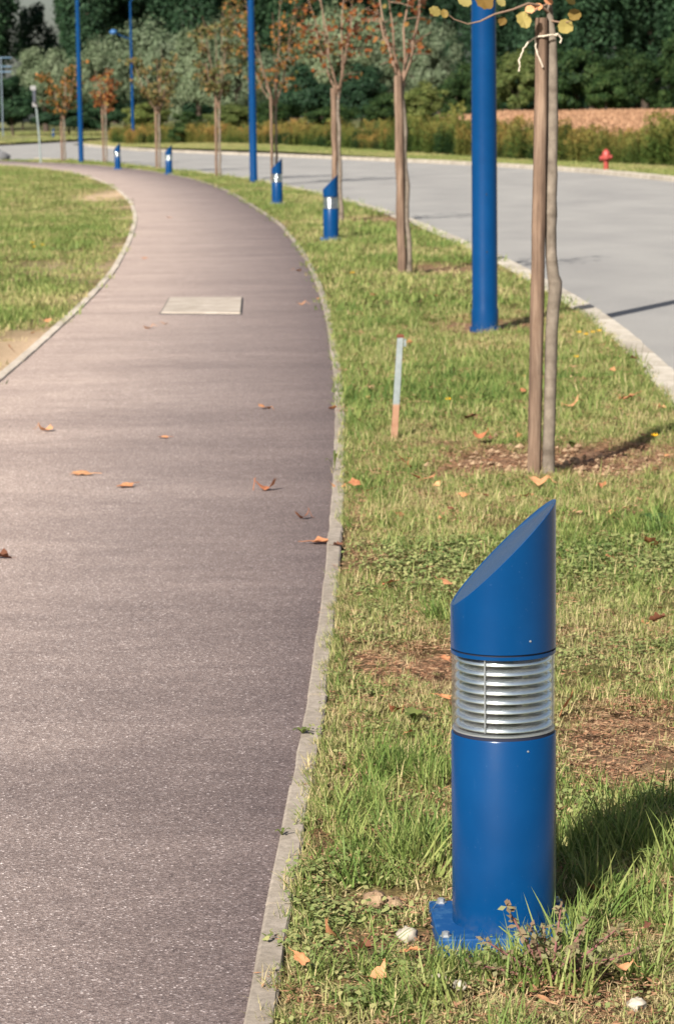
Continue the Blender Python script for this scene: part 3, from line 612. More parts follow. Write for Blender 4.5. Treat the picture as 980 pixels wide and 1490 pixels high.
# ------------------------------------------------------------------ young trees with stakes
def lobed(b, c, u, v, nrm, s, tone, n=9, curl=.15):
    """one leaf: serrated round blade, folded along the midrib"""
    e = rnd.uniform(-.2, .2); vs_ = [c]
    for j in range(n):
        th = 2*math.pi*j/n; q = s*.5*(1+(.05 if j % 2 else -.04)+rnd.uniform(-.05, .05))*(1.15 if j == 0 else 1)
        vs_.append(c+u*math.cos(th)*q+v*math.sin(th)*q*.88+nrm*(abs(math.sin(th))*curl*s+rnd.uniform(-.04, .04)*s))
    b.add(vs_, [(0, 1+j, 1+(j+1) % n) for j in range(n)], tone)
def young_tree(loc, label, fork=1.95, H=3.6, wid=.6, nb=5, lm=M_ORANGE, leaves=220, r0=.03, leaf=.085, start=0, lean=0., seed=1, crown_mid=None):
    global rnd
    keep = rnd; rnd = random.Random(seed)
    t = thing('young_tree', label, 'tree', loc, 0, 'young staked trees in the verge')
    pts = []; rr = []
    for i in range(12):
        k = i/11; pts.append((lean*k+.012*math.sin(i*1.9+seed), .012*math.sin(i*1.3), -.03+(fork+.03)*k)); rr.append(r0*(1-.25*k)*(1+.07*(i % 2))+(.012 if i == 0 else 0))
    b = MB(); b.tube(pts, rr, 12, jit=.03); b.build('trunk', M_BARK, t, 60)
    top = Vector(pts[-1]); fol = MB(); twigs = MB()
    for k in range(nb):
        a = 2*math.pi*(k+rnd.uniform(-.25, .25))/nb; out = wid*rnd.uniform(.55, 1.05); up = (H-fork)*rnd.uniform(.7, 1.0)
        if k == 0: out *= .2; up = H-fork
        d = Vector((math.cos(a), math.sin(a), 0)); bp = []; st = top-Vector((0, 0, rnd.uniform(0, .12)+start*rnd.random()))
        for i in range(7):
            q = i/6; bp.append(st+d*out*(q**.75)+Vector((0, 0, up*q))+Vector((rnd.uniform(-1, 1), rnd.uniform(-1, 1), 0))*.025)
        b = MB(); b.tube(bp, [r0*.5*(1-.8*i/6) for i in range(7)], 6); b.build('branch', M_TWIG, t, 60)
        for j in range(7):
            q = rnd.uniform(.15, .98); i = min(5, int(q*6)); p = bp[i].lerp(bp[i+1], q*6-i); aa = a+rnd.uniform(-1.6, 1.6); L = wid*rnd.uniform(.2, .55)
            e = p+Vector((math.cos(aa), math.sin(aa), rnd.uniform(-.25, .9)))*L; m2 = (p+e)/2+Vector((0, 0, .04*L)); twigs.tube([p, m2, e], [.006, .0045, .002], 4)
            for _ in range(max(1, leaves//(nb*7))):
                w = p.lerp(e, rnd.uniform(.1, 1.15))+Vector((rnd.gauss(0, .05), rnd.gauss(0, .05), rnd.gauss(-.02, .05)))
                nrm = Vector((rnd.gauss(0, 1), rnd.gauss(-.3, 1), rnd.gauss(.4, .8))).normalized(); u = nrm.orthogonal().normalized(); u = Matrix.Rotation(rnd.uniform(0, 6.28), 3, nrm) @ u
                lobed(fol, w, u, nrm.cross(u), nrm, leaf*rnd.uniform(.6, 1.2), rnd.random(), 6)
    twigs.build('twigs', M_TWIG, t, 60)['kind'] = 'stuff'
    o = fol.build('foliage', lm, t); o['kind'] = 'stuff'
    rnd = keep
    return t
def stake(base, topx, r, label, h=2.05, seed=0):
    pts = []; rr = []
    for i in range(10):
        k = i/9; pts.append((topx*k+.004*math.sin(i*2.1+seed), .004*math.cos(i*1.7), -.03+(h+.03)*k)); rr.append(r*(1-.08*k)*(1+.05*math.sin(i*2.7+seed)))
    b = MB(); b.tube(pts, rr, 12, jit=.035); o = b.build('tree_stake', M_WOOD, None, 60, base); tag(o, label, 'stake', 'wooden stakes of the young trees'); return o

YT = [((595, 397), (584, 397), -.02, 110, dict(lean=-.055, H=3.7, wid=.62, nb=6, lm=M_ORANGE, leaves=200, r0=.03, leaf=.065, seed=11), 'young tree with sparse orange leaves and forked bare limbs, second nearest', 'brown wooden stake lashed close to the second nearest young tree', .045),
      ((496, 320), (488, 320), -.01, 128, dict(lean=-.03, H=4.0, wid=.75, nb=6, lm=M_ORANGE, leaves=330, r0=.034, leaf=.07, seed=12), 'young tree with orange leaves just behind the taller mid distance bollard', 'wooden stake of the young tree behind the bollard', .045),
      ((402.5, 263), (396, 263), .0, 138, dict(H=5.0, wid=1.05, nb=8, lm=M_RUSTY, leaves=700, r0=.036, seed=13, leaf=.10), 'young tree with rusty orange leaves right of the middle lamp post', 'brown stake of the rusty tree right of the middle lamp post', .038),
      ((320.5, 258), (315, 258), .02, 140, dict(H=4.6, wid=.75, nb=7, lm=M_TAN, leaves=800, r0=.034, seed=14, leaf=.11), 'young tree with dull olive brown crown left of the middle lamp post', 'stake of the olive brown tree left of the middle lamp post', .038),
      ((233, 246), (228.5, 246), .0, 158, dict(H=3.9, wid=.85, nb=8, lm=M_TAN, leaves=800, r0=.036, seed=15, leaf=.11, start=.3), 'young tree with pale olive crown beside the left bend bollard', 'stake of the pale olive young tree near the bend bollard', .042),
      ((155.5, 238), (151.5, 237), -.02, 153, dict(H=3.6, wid=.5, nb=7, lm=M_ORANGE, leaves=600, r0=.034, seed=16, leaf=.10, start=.2), 'small slender tree with narrow orange crown right of the slim lamp post', 'stake of the narrow orange tree beside the slim lamp post', .04),
      ((95, 236), (91, 236), .0, 170, dict(H=3.9, wid=.85, nb=8, lm=M_RUSTY, leaves=1100, r0=.04, seed=17, leaf=.11, fork=1.8, start=.2), 'young tree with dark rusty crown left of the slim lamp post', 'stake of the dark rusty tree left of the slim lamp post', .046)]
for tp, sp, tx, ty, kw, lt, ls, r in YT:
    g = gr(*tp); young_tree((g[0], g[1], 0), lt, **kw); s = gr(*sp); stake((s[0], s[1]-.05, 0), tx, r, ls, h=float(at(sp[0], ty, s[1])[2]), seed=sp[0])

# nearest tree, built point by point
g = gr(797, 689); TY = g[1]
t1 = thing('young_tree', 'nearest young tree, slim grey trunk with a few yellow leaves, tied to a wooden stake', 'tree', (g[0], g[1], 0), 0, 'young staked trees in the verge')
def loc1(px, py, dy=0): return Vector(at(px, py, TY+dy))-Vector((g[0], g[1], 0))
tp = [(797, 700, 10.5), (797, 685, 9.8), (797.5, 650, 9), (799, 600, 8.8), (800, 560, 8.7), (801, 520, 9), (802, 480, 8.8), (804, 450, 9), (807, 425, 9.6), (807, 411, 10), (804, 400, 8.6), (801, 370, 8.2), (800.5, 330, 8.2), (801, 312, 8.9), (801, 290, 8.0), (802, 255, 8.6), (802, 240, 7.8), (803, 200, 7.8), (803, 170, 8.3), (803, 155, 7.6), (803, 100, 7.4), (802, 60, 7.0), (800, 30, 5.2), (797, 0, 4.6), (796, -60, 4.2), (798, -200, 3.4), (794, -420, 2)]
b = MB(); b.tube([loc1(x, y) for x, y, _ in tp], [r/330 for _, _, r in tp], 16, jit=.02); b.build('trunk', M_BARK, t1, 60)
b = MB(); b.tube([loc1(808, 412), loc1(813, 408, -.01)], [.012, .006], 8); b.build('branch_stub', M_BARK, t1, 60)
def branch1(pts, r): b = MB(); b.tube([loc1(x, y, d) for x, y, d in pts], [r*(1-.7*i/(len(pts)-1)) for i in range(len(pts))], 7); return b.build('branch', M_TWIG, t1, 60)
branch1([(800, 20, 0), (785, 8, -.05), (768, 5, -.1), (745, 14, -.16), (718, 21, -.2), (698, 31, -.22), (680, 35, -.24), (660, 28, -.26), (648, 18, -.28)], .0065)
branch1([(798, 5, 0), (782, 12, -.06), (775, 18, -.1), (764, 22, -.12)], .005)
branch1([(799, 30, 0), (812, 32, -.05), (822, 33, -.08), (832, 30, -.12)], .005)
branch1([(798, 0, 0), (770, -30, .1), (730, -70, .15), (700, -120, .2)], .008)
branch1([(798, -30, 0), (830, -60, .1), (870, -120, .15), (890, -200, .2)], .008)
branch1([(798, -20, 0), (780, -80, -.2), (760, -160, -.3), (750, -230, -.3)], .008)
def leaf1(px, py, dy, s, ang, tone, m, fold=.1, face=0.):
    b = MB(); u = Vector((math.cos(ang), -.15, math.sin(ang))).normalized(); nrm = Vector((.25+face, -1, .45)).normalized(); v = nrm.cross(u).normalized(); u = v.cross(nrm)
    lobed(b, Vector((0, 0, 0)), u, v, nrm, s, tone, 17, fold); return b.build('leaf', m, t1, None, loc1(px, py, dy))
for px, py, dy, s, an, tn, m in [(761, 29, -.13, .088, -1.3, .75, M_YELLOW), (822, 39, -.09, .085, -2.5, .7, M_YELLOW), (835, 22, -.12, .07, .6, .25, M_YELLOW), (632, 17, -.29, .06, 2.4, .5, M_YELLOW), (646, 20, -.28, .045, 1.5, .3, M_YELLOW),
                                 (675, 2, -.25, .07, -.3, .8, M_YELLOW), (703, 1, -.22, .10, -.9, .1, M_YELLOW), (728, 3, -.18, .05, -.9, .75, M_YELLOW), (829, 1, -.1, .05, -.7, .6, M_YELLOW), (782, 10, -.06, .045, .3, .65, M_BROWNLEAF), (797, 2, -.06, .045, -.4, .5, M_BROWNLEAF),
                                 (770, 14, -.14, .05, .4, .8, M_BROWNLEAF), (730, 31, -.17, .05, -2.2, .12, M_YELLOW)]: leaf1(px, py, dy, s*.86, an, tn, m)
for _ in range(60): leaf1(rnd.uniform(680, 900), rnd.uniform(-230, -25), rnd.uniform(-.35, .25), rnd.uniform(.05, .09), rnd.uniform(0, 6.28), rnd.random(), rnd.choice([M_YELLOW, M_YELLOW, M_ORANGE]), .12, rnd.uniform(-.6, .6))
sg = gr(777, 686); SY = TY-.02
b = MB(); sp_ = [(776, 700, 10), (776.5, 680, 9.6), (777, 640, 9.5), (778, 590, 9.8), (779, 540, 10.2), (780, 480, 9.8), (781, 430, 10.2), (782, 380, 9.6), (783, 330, 9.9), (784, 280, 9.7), (785, 230, 9.4), (786, 180, 9.6), (786.5, 120, 9.3), (787, 60, 9.2), (787, 26, 9)]
b.tube([at(x, y, SY)-np.array([sg[0], sg[1], 0]) for x, y, _ in sp_], [r/333 for _, _, r in sp_], 16, jit=.05); o = b.build('tree_stake', M_WOOD, None, 60, (sg[0], sg[1], 0)); tag(o, 'reddish brown wooden stake tied beside the nearest grey trunk', 'stake', 'wooden stakes of the young trees')
def tw(pts): return [at(x, y, SY+d) for x, y, d in pts]
tv = thing('twine', 'frayed white twine knotted round the nearest stake and trunk', 'twine', at(778, 55, SY))
b = MB(); off = Vector(tv.location)
def loop(pts, r, nm):
    q = [Vector(p)-off for p in pts]; out = []
    for i in range(len(q)-1):
        for k in range(4): out.append(q[i].lerp(q[i+1], k/4)+Vector((rnd.uniform(-1, 1), rnd.uniform(-1, 1), rnd.uniform(-1, 1)))*.0016)
    b = MB(); b.tube(out+[q[-1]], [r*rnd.uniform(.75, 1.3) for _ in range(len(out)+1)], 6); b.build(nm, M_TWINE, tv, 60)
loop(tw([(776, 56, -.02), (782, 53, -.036), (792, 52, -.036), (802, 51, -.028), (810, 50, -.022), (813, 52, .0)]), .0042, 'loop')
loop(tw([(813, 52, .0), (806, 51, .03), (790, 53, .036), (778, 56, .02), (776, 56, -.02)]), .004, 'loop')
loop(tw([(776, 56, -.03), (768, 62, -.034), (761, 71, -.035), (757, 82, -.034), (754, 88, -.034), (756, 94, -.032), (754, 104, -.03)]), .0036, 'loose_end')
loop(tw([(778, 57, -.034), (779, 70, -.036), (783, 83, -.037), (789, 98, -.037)]), .0036, 'loose_end')
loop(tw([(812, 51, -.02), (816, 56, -.022), (814, 63, -.02)]), .0034, 'loose_end')

# ------------------------------------------------------------------ marker bar, slab, hydrant, sign, boulder, drain, frame
g = gr(573, 640); t = thing('marker_bar', 'thin grey metal bar with an orange lower end stuck in the grass', 'marker bar', (g[0], g[1], 0))
top = Vector(at(582, 490, g[1]+.03))-Vector((g[0], g[1], 0))
b = MB(); w = .0175
vs_ = []; 
for k in (-.08, .05, .2, .35, 1.):
    c = top*k
    for sx, sy in ((-w, .004), (-w*.9, -.004), (w*.9, -.004), (w, .004), (w*.9, .012), (-w*.9, .008)): vs_.append((c.x+sx*(1-.12*k), c.y+sy, c.z))
b.add(vs_, [(i*6+j, i*6+(j+1) % 6, (i+1)*6+(j+1) % 6, (i+1)*6+j) for i in range(4) for j in range(6)]+[tuple(range(5, -1, -1)), tuple(range(24, 30))]); b.build('bar', M_BAR, t)
b = MB(); b.box((top.x, top.y+.004, top.z+.004), (.034, .02, .016), .1, .004); b.build('rusty_tip', M_RUST, t)
b = MB(); b.box((top.x+.022, top.y+.01, top.z-.03), (.012, .012, .036), 0, .003); b.build('hook', M_BAR, t)

a_ = gr(234, 456.5); c_ = gr(350, 457); d_ = gr(352, 434); e_ = gr(247, 434)
P4 = np.array([a_, c_, d_, e_]); cc = P4.mean(0); t = thing('concrete_cover', 'pale rectangular concrete cover slab set into the path', 'cover slab', (cc[0], cc[1], 0))
b = MB(); q = (P4-cc)[:, :2]
b.add([(x, y, -.05) for x, y in q]+[(x, y, .008) for x, y in q*.995]+[(x*.985, y*.99, .0115) for x, y in q], [(0, 1, 5, 4), (1, 2, 6, 5), (2, 3, 7, 6), (3, 0, 4, 7), (4, 5, 9, 8), (5, 6, 10, 9), (6, 7, 11, 10), (7, 4, 8, 11), (8, 9, 10, 11)]); b.build('slab', M_SLAB, t)
b = MB()
for i in range(4):
    p, r_ = q[i]*1.012, q[(i+1) % 4]*1.012; b.tube([(p[0], p[1], -.004), (r_[0], r_[1], -.006)], .009, 6)
b.build('joint', M_IRON, t)

g = gr(881, 247); t = thing('fire_hydrant', 'red fire hydrant on the far roadside grass', 'hydrant', (g[0], g[1], 0), R(-8)); t.scale = (.82, .82, .82)
b = MB(); b.lathe([(.13, 0), (.13, .03), (.085, .035), (.085, .30), (.11, .31), (.11, .33)], 20); b.build('barrel', M_RED, t, 40)
b = MB(); b.lathe([(.12, .33), (.15, .36), (.15, .52), (.13, .56), (.12, .62), (.08, .67), (.035, .69), (.035, .72)], 20); b.build('bonnet', M_RED, t, 40)
for a, r in ((200, .065), (-20, .05), (270, .06)):
    b = MB(); d = Vector((math.cos(R(a)), math.sin(R(a)), -.25 if a == 200 else 0)).normalized(); c0 = Vector((0, 0, .44))+d*.1
    b.tube([c0, c0+d*.07, c0+d*.072, c0+d*.13], [r, r, r*1.3, r*1.25], 12); b.build('nozzle', M_RED, t, 40)

g = gr(59, 237); t = thing('road_sign', 'leaning grey sign post seen edge on at the far left bend', 'sign', (g[0], g[1], -.05)); base = Vector((g[0], g[1], -.05))
def q3(x, y): return Vector(at(x, y, g[1]))-base
b = MB(); b.tube([q3(60, 240), q3(57, 195), q3(53.5, 160), q3(51, 148), q3(48.5, 127)], .034, 10); b.build('post', M_POST, t, 50)
for (x, y, w_) in ((48.5, 128, .20), (51, 152, .17)):
    c = q3(x, y); b = MB(); b.box((c.x, c.y-.03, c.z), (w_, .10, .16), .2, .02); b.build('bracket', M_PALE, t)
c = q3(50, 140); b = MB(); b.box((c.x+.01, c.y+.02, c.z), (.10, .5, .42), .05, .01); b.build('sign_panel', M_SIGNBACK, t)

def blob(name, label, cat, m, loc, size, seed, group=None, sq=1.):
    r_ = random.Random(seed); V = []; F = []; nu, nv = 12, 7
    for i in range(nv+1):
        ph = math.pi*i/nv
        for j in range(nu):
            th = 2*math.pi*j/nu; k = 1+r_.uniform(-.24, .24); k = 1 if i in (0, nv) else k; V.append((size[0]*k*math.sin(ph)*math.cos(th), size[1]*k*math.sin(ph)*math.sin(th), size[2]*k*math.cos(ph)))
    for i in range(nv):
        for j in range(nu): F.append((i*nu+j, (i+1)*nu+j, (i+1)*nu+(j+1) % nu, i*nu+(j+1) % nu))
    b = MB(); b.add(V, F); return tag(b.build(name, m, None, 50, loc), label, cat, group)
g = gr(-6, 229); blob('boulder', 'grey rounded boulder at the left edge by the far road', 'boulder', M_ROCK, (g[0]-.25, g[1]+.6, -.06), (.75, .7, .40), 3)
g = gr(29, 234); t = thing('drain_grate', 'dark flat drain grate on the pale paving below the boulder', 'drain grate', (g[0], g[1], -.10), R(-4))  # low dark block with thin bars, laid on the paving
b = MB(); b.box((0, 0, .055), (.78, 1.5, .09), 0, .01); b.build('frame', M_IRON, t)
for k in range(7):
    b = MB(); b.box((0, -.57+k*.19, .107), (.66, .07, .015)); b.build('plate_bar', M_STEEL2, t)

# pale blue frame at the left edge, in front of the wood
g = at(2, 150, 240); t = thing('rail_frame', 'pale blue metal frame with rails among trees at the left edge', 'rail frame', (g[0], 240, float(flz(240))))
zb = float(flz(240)); 
def q4(x, y): return Vector(at(x, y, 240))-Vector((g[0], 240, zb))
b = MB(); p = q4(1.5, 83); b.tube([(p.x, 0, 0), (p.x, 0, p.z)], .06, 8); b.build('post', M_MASONRY, t, 50)
p = q4(-26, 83); b = MB(); b.tube([(p.x, 0, 0), (p.x, 0, p.z)], .06, 8); b.build('post', M_MASONRY, t, 50)
for y in (84, 97, 104.5):
    p0, p1 = q4(-26, y), q4(17, y); b = MB(); b.tube([p0, p1], .045, 8); b.build('rail', M_RAIL, t, 50)

# ------------------------------------------------------------------ fallen leaves
def fallen_mesh(seed, curl):
    global rnd
    keep = rnd; rnd = random.Random(seed); b = MB(); n = 14; V = [(0, 0, 0)]; T = .3+.5*rnd.random(); ax = rnd.uniform(0, 3.14)
    for ring in (.5, 1.):
        for j in range(n):
            th = 2*math.pi*j/n; lob = 1+.22*math.cos(5*th+.3) if ring == 1 else 1
            x, y = ring*lob*.5*math.cos(th), ring*lob*.36*math.sin(th); u = x*math.cos(ax)+y*math.sin(ax)
            V.append((x, y, curl*(u*u)*2.4+rnd.uniform(-.05, .05)*ring))
    F = [(0, 1+j, 1+(j+1) % n) for j in range(n)]+[(1+j, 1+n+j, 1+n+(j+1) % n, 1+(j+1) % n) for j in range(n)]
    b.add(V, F, T); zmin = min(v_[2] for v_ in V); b.v = [(x, y, z-zmin) for x, y, z in b.v]
    b.tone = [min(1, max(0, T+rnd.uniform(-.18, .18))) for _ in b.v]
    b.tube([(.48, 0, V[15][2]-zmin), (.75, .04, .04), (.95, .02, .03)], [.02, .016, .012], 4, tone=T)
    me = b.mesh('fallen_leaf', M_BROWNLEAF, 60); rnd = keep; return me
FL = [fallen_mesh(50+i, c) for i, c in enumerate((.2, .4, .6, .3, .5, .75, .12))]
FD = [fallen_mesh(80+i, c) for i, c in enumerate((.6, .9))]
for me in FD:
    n = len(me.vertices); me.attributes['tone'].data.foreach_set('value', np.full(n, .06, np.float32))
def fleaf(px, py, wpx, label, z=.0, dark=False, tilt=.12, group='fallen leaves'):
    g = gr(px, py, z); s = wpx*np.linalg.norm(g-_O)/FPX*1.0
    o = link('fallen_leaf', rnd.choice(FD if dark else FL), None, (g[0], g[1], z+.002)); o.scale = (s, s, s); o.rotation_euler = (rnd.gauss(0, tilt), rnd.gauss(0, tilt), rnd.choice([0, math.pi])+rnd.gauss(0, .5))
    return tag(o, label, 'leaf', group)
for a in [(66, 627, 22, 'reddish curled leaf on the path, leftmost of the leaves below the cover slab'), (238, 637, 17, 'small upright brown leaf in the middle of the path'), (119, 690, 32, 'long flat tan leaf on the left of the path'),
          (183, 708, 27, 'curled pale leaf with dark tips right of the long tan leaf'), (390, 712, 30, 'tan leaf with a long stalk on the right of the path'), (385, 594, 20, 'pale brown leaf alone on the path level with the marker bar'),
          (440, 754, 21, 'thin dark brown leaf on the path between two tan leaves'), (466, 790, 34, 'wide orange tan leaf lying against the path edging'), (489, 711, 24, 'orange leaf resting on the pale edging stone beside the stalked leaf'),
          (487, 595, 19, 'brown leaf tipped over the edging near the grass overhang'), (464, 992, 21, 'bright rusty leaf lying on the edging stone left of the big bollard'), (438, 443, 14, 'small dark leaf on the path right of the cover slab'),
          (433, 394, 11, 'red brown leaf on the path above the cover slab'), (466, 436, 12, 'orange leaf at the path edging right of the cover slab'), (246, 317, 8, 'tiny leaf on the far path bend'), (210, 376, 9, 'tiny dark red leaf on the left of the far path'),
          (217, 478, 14, 'pale orange leaf on the path just below the cover slab'), (240, 472, 10, 'faint small leaf beside the pale orange leaf below the slab'), (127, 432, 9, 'dark leaf on the inner edging stone'), (143, 417, 8, 'small leaf upper on the inner edging stone')]: fleaf(*a)
fleaf(4, 811, 26, 'dark leaf with a tan tip cut by the left edge of the path', dark=True)
fleaf(491, 794, 15, 'shrivelled dark leaf between the orange tan leaf and the grass', dark=True, z=.012)
for a in [(70, 467, 13, 'red leaf in the lawn beside the inner edging, uppermost of three'), (50, 484, 11, 'dark red leaf in the lawn beside the inner edging, between two others'), (15, 506, 13, 'red leaf on the bare tan soil of the left lawn'),
          (437, 1396, 26, 'folded orange leaf in the straw by the lowest edging stone'), (945, 790, 27, 'orange leaf standing in the grass right of the bollard tip'), (828, 1021, 34, 'rusty leaf close to the right side of the bollard lamp band'), (516, 704, 20, 'orange leaf in the grass just off the edging'),
          (625, 696, 20, 'pale brown leaf in grass left of the nearest stake foot'), (784, 702, 30, 'tan leaf at the foot of the nearest stake'), (650, 849, 18, 'brown leaf in the grass left of the bollard tip'), (833, 590, 26, 'pale tan leaf in the grass right of the nearest trunk'), (915, 579, 22, 'pale tan leaf in the grass near the road kerb'),
          (697, 636, 22, 'pink brown leaf left of the stake above the bare soil'), (890, 539, 12, 'small red leaf in grass under the road kerb'), (905, 1410, 28, 'dull brown leaf in the straw right of the weed'), (938, 1288, 26, 'brown leaf under the shaded tuft right of the bollard foot'), (790, 1455, 24, 'torn brown leaf in the straw below the weed'), (672, 580, 14, 'small leaf in the grass above the dark curled one'),
          (760, 569, 12, 'small leaf in the grass just left of the stake'), (594, 322, 8, 'tiny dark leaf by the third tree foot'), (545, 430, 10, 'yellowish leaf in the mid verge'), (632, 430, 10, 'tan leaf in the mid verge left of the lamp post')]: fleaf(*a, z=.035, tilt=.35)
for a in [(685, 608, 24, 'dark curled leaf in the grass between marker bar and stake'), (957, 902, 26, 'dark shrivelled leaf in grass right of the bollard cap'), (920, 522, 12, 'dark leaf in grass by the kerb')]: fleaf(*a, z=.035, dark=True, tilt=.35)
k = 0
while k < 70:
    px, py = rnd.uniform(470, 975), rnd.choice([rnd.uniform(480, 760), rnd.uniform(700, 1480)]); g = gr(px, py)
    if g[0] < pathR(g[1])+.12 or g[0] > kerbO(g[1])-.05 or abs(g[0]-.31) < .14 and g[1] < 5.4: continue
    k += 1; fleaf(px, py, rnd.uniform(.018, .05)*FPX/np.linalg.norm(g-_O), 'small crumpled brown leaf scrap caught in the verge grass', z=.02, dark=rnd.random() < .25, tilt=.5, group='leaf scraps in the verge grass')

# stones, dandelions, weeds
for px, py, s, lab in [(592, 1366, .022, 'whitish stone lying in straw left of the bollard foot'), (640, 1432, .018, 'small pale pebble in straw below the bollard foot'), (668, 1440, .014, 'tiny pale pebble right of a larger one'), (925, 1468, .016, 'small white pebble at the lower right')]:
    g = gr(px, py); blob('stone', lab, 'stone', M_STONE, (g[0], g[1], .008), (s, s*.9, s*.7), int(px))
for px, py, s, lab in [(545, 1318, .024, 'brown soil clod left of the bollard, larger of two'), (572, 1322, .018, 'brown soil clod right beside a larger one')]:
    g = gr(px, py); blob('soil_clod', lab, 'soil clod', M_SOIL, (g[0], g[1], .012), (s, s, s*.7), int(px))
b = MB()
for i in range(170):
    g = gr(rnd.gauss(790, 75), rnd.gauss(672, 12)); q = rnd.uniform(.004, .02); e = [rnd.uniform(.6, 1.2) for _ in range(6)]
    b.add([(g[0]+q*e[0]*1.3, g[1], 0), (g[0], g[1]+q*e[1], 0), (g[0]-q*e[2]*1.2, g[1], .002), (g[0], g[1]-q*e[3], 0), (g[0]+q*.2, g[1]+q*.1, q*e[4]), (g[0], g[1], -q)], [(0, 1, 4), (1, 2, 4), (2, 3, 4), (3, 0, 4), (1, 0, 5), (2, 1, 5), (3, 2, 5), (0, 3, 5)])
tag(b.build('soil_crumbs', M_SOIL), kind='stuff')
def dandelion(px, py, lab, s=.017, grp='yellow dandelions'):
    g = gr(px, py, .05); t = thing('dandelion', lab, 'flower', (g[0], g[1], 0), 0, grp)
    b = MB(); b.tube([(0, 0, 0), (.004, 0, .03), (0, 0, .055)], .0018, 5); b.build('stem', M_CLOVER, t)
    b = MB()
    for k in range(14):
        a = k*.897; r = s*(1 if k % 2 else .7); b.add([(0, 0, .054), (r*math.cos(a-.2), r*math.sin(a-.2), .06), (r*1.1*math.cos(a), r*1.1*math.sin(a), .062+.004*(k % 3)), (r*math.cos(a+.2), r*math.sin(a+.2), .06)], [(0, 1, 2, 3)])
    b.build('flower_head', M_PETAL, t)
for px, py, lab in [(952, 636, 'yellow dandelion on the bare soil right of the nearest trunk'), (838, 521, 'yellow dandelion right of the nearest trunk, left of a dark leaf'), (842, 485, 'yellow dandelion under the road kerb, leftmost of a close row'), (852, 488, 'yellow dandelion under the road kerb, lowest of a close row'), (862, 485, 'yellow dandelion under the road kerb, third of a close row'), (871, 483, 'yellow dandelion under the road kerb, rightmost of a close row'),
                    (652, 583, 'yellow dandelion in the grass right of the marker bar'), (512, 398, 'yellow dandelion in the mid verge beside the path bend'), (47, 354, 'yellow dandelion in the left lawn, upper of three'), (50, 360, 'yellow dandelion in the left lawn, lower of three'), (62, 357, 'yellow dandelion in the left lawn, right of two others')]: dandelion(px, py, lab, .017 if py > 400 else .022)
# reddish weed at the bollard foot
g = gr(800, 1425); t = thing('weed', 'spindly reddish weed with small leaves in front of the bollard foot', 'weed', (g[0], g[1], 0))
lf = MB()
for k, (tx, ty, h) in enumerate([(-.115, -.01, .075), (-.075, .0, .13), (-.035, -.02, .10), (.02, .0, .14), (.07, .01, .11), (.12, .02, .085), (-.14, -.03, .04), (.04, -.05, .07), (.10, -.04, .05), (-.01, .03, .09), (.15, .0, .05)]):
    pts = [Vector((tx*q**.8, ty*q, h*q*(1.15-.15*q))) for q in (0, .25, .5, .75, 1)]; b = MB(); b.tube(pts, [.0028, .0026, .0022, .0018, .001], 5); b.build('stem', M_REDSTEM, t, 60)
    for j in range(62):
        q = rnd.uniform(.1, 1.1); i = min(3, int(q*4)); p = pts[i].lerp(pts[i+1], q*4-i); nrm = Vector((rnd.gauss(0, .7), rnd.gauss(-.3, .7), 1)).normalized(); u = Matrix.Rotation(rnd.uniform(0, 6.28), 3, nrm) @ nrm.orthogonal().normalized(); s = rnd.uniform(.008, .020)
        v_ = nrm.cross(u); lf.add([p, p+u*s*.5+v_*s*.28, p+u*s, p+u*s*.5-v_*s*.28], [(0, 1, 2, 3)], rnd.uniform(.1, .75))
o = lf.build('foliage', M_WEED, t); o['kind'] = 'stuff'
def rosette(px, py, lab, n, L, w, m, up=.5):
    g = gr(px, py); t = thing('broadleaf_weed', lab, 'weed', (g[0], g[1], .01))
    for k in range(n):
        a = 6.283*k/n+rnd.uniform(-.3, .3); d = Vector((math.cos(a), math.sin(a), 0)); s = Vector((-d.y, d.x, 0)); l = L*rnd.uniform(.7, 1.2); b = MB(); V = []
        for i, q in enumerate((0, .25, .5, .75, 1)):
            c = d*l*q+Vector((0, 0, up*l*math.sin(q*2.2))); ww = w*l*(.12, .7, 1, .75, .08)[i]*.5*(1+.25*(i % 2)); V += [c-s*ww+Vector((0, 0, .12*ww)), c-Vector((0, 0, .1*ww)), c+s*ww+Vector((0, 0, .12*ww))]
        b.add(V, [(i*3+j, i*3+j+1, i*3+j+4, i*3+j+3) for i in range(4) for j in range(2)], rnd.uniform(.4, .8)); b.build('leaf', m, t, 60)
rosette(603, 1052, 'dark green broad leaved weed left of the bollard lamp band', 7, .042, .6, M_OLIVE)
rosette(832, 655, 'green broad leaved weed on bare soil right of the nearest trunk', 5, .05, .5, M_OLIVE, .8)
rosette(440, 1073, 'small creeping green weed lying across the path edging', 5, .030, .4, M_OLIVE, .5)
rosette(410, 1222, 'tiny green weed sprouting in the edging stone joint', 5, .022, .4, M_OLIVE, .8)
rosette(486, 688, 'thin grass sprout in an edging joint above the orange leaf', 5, .06, .12, M_OLIVE, 1.2)
rosette(950, 765, 'dark clover like weed clump in grass at the right edge', 9, .06, .6, M_MID, .5)

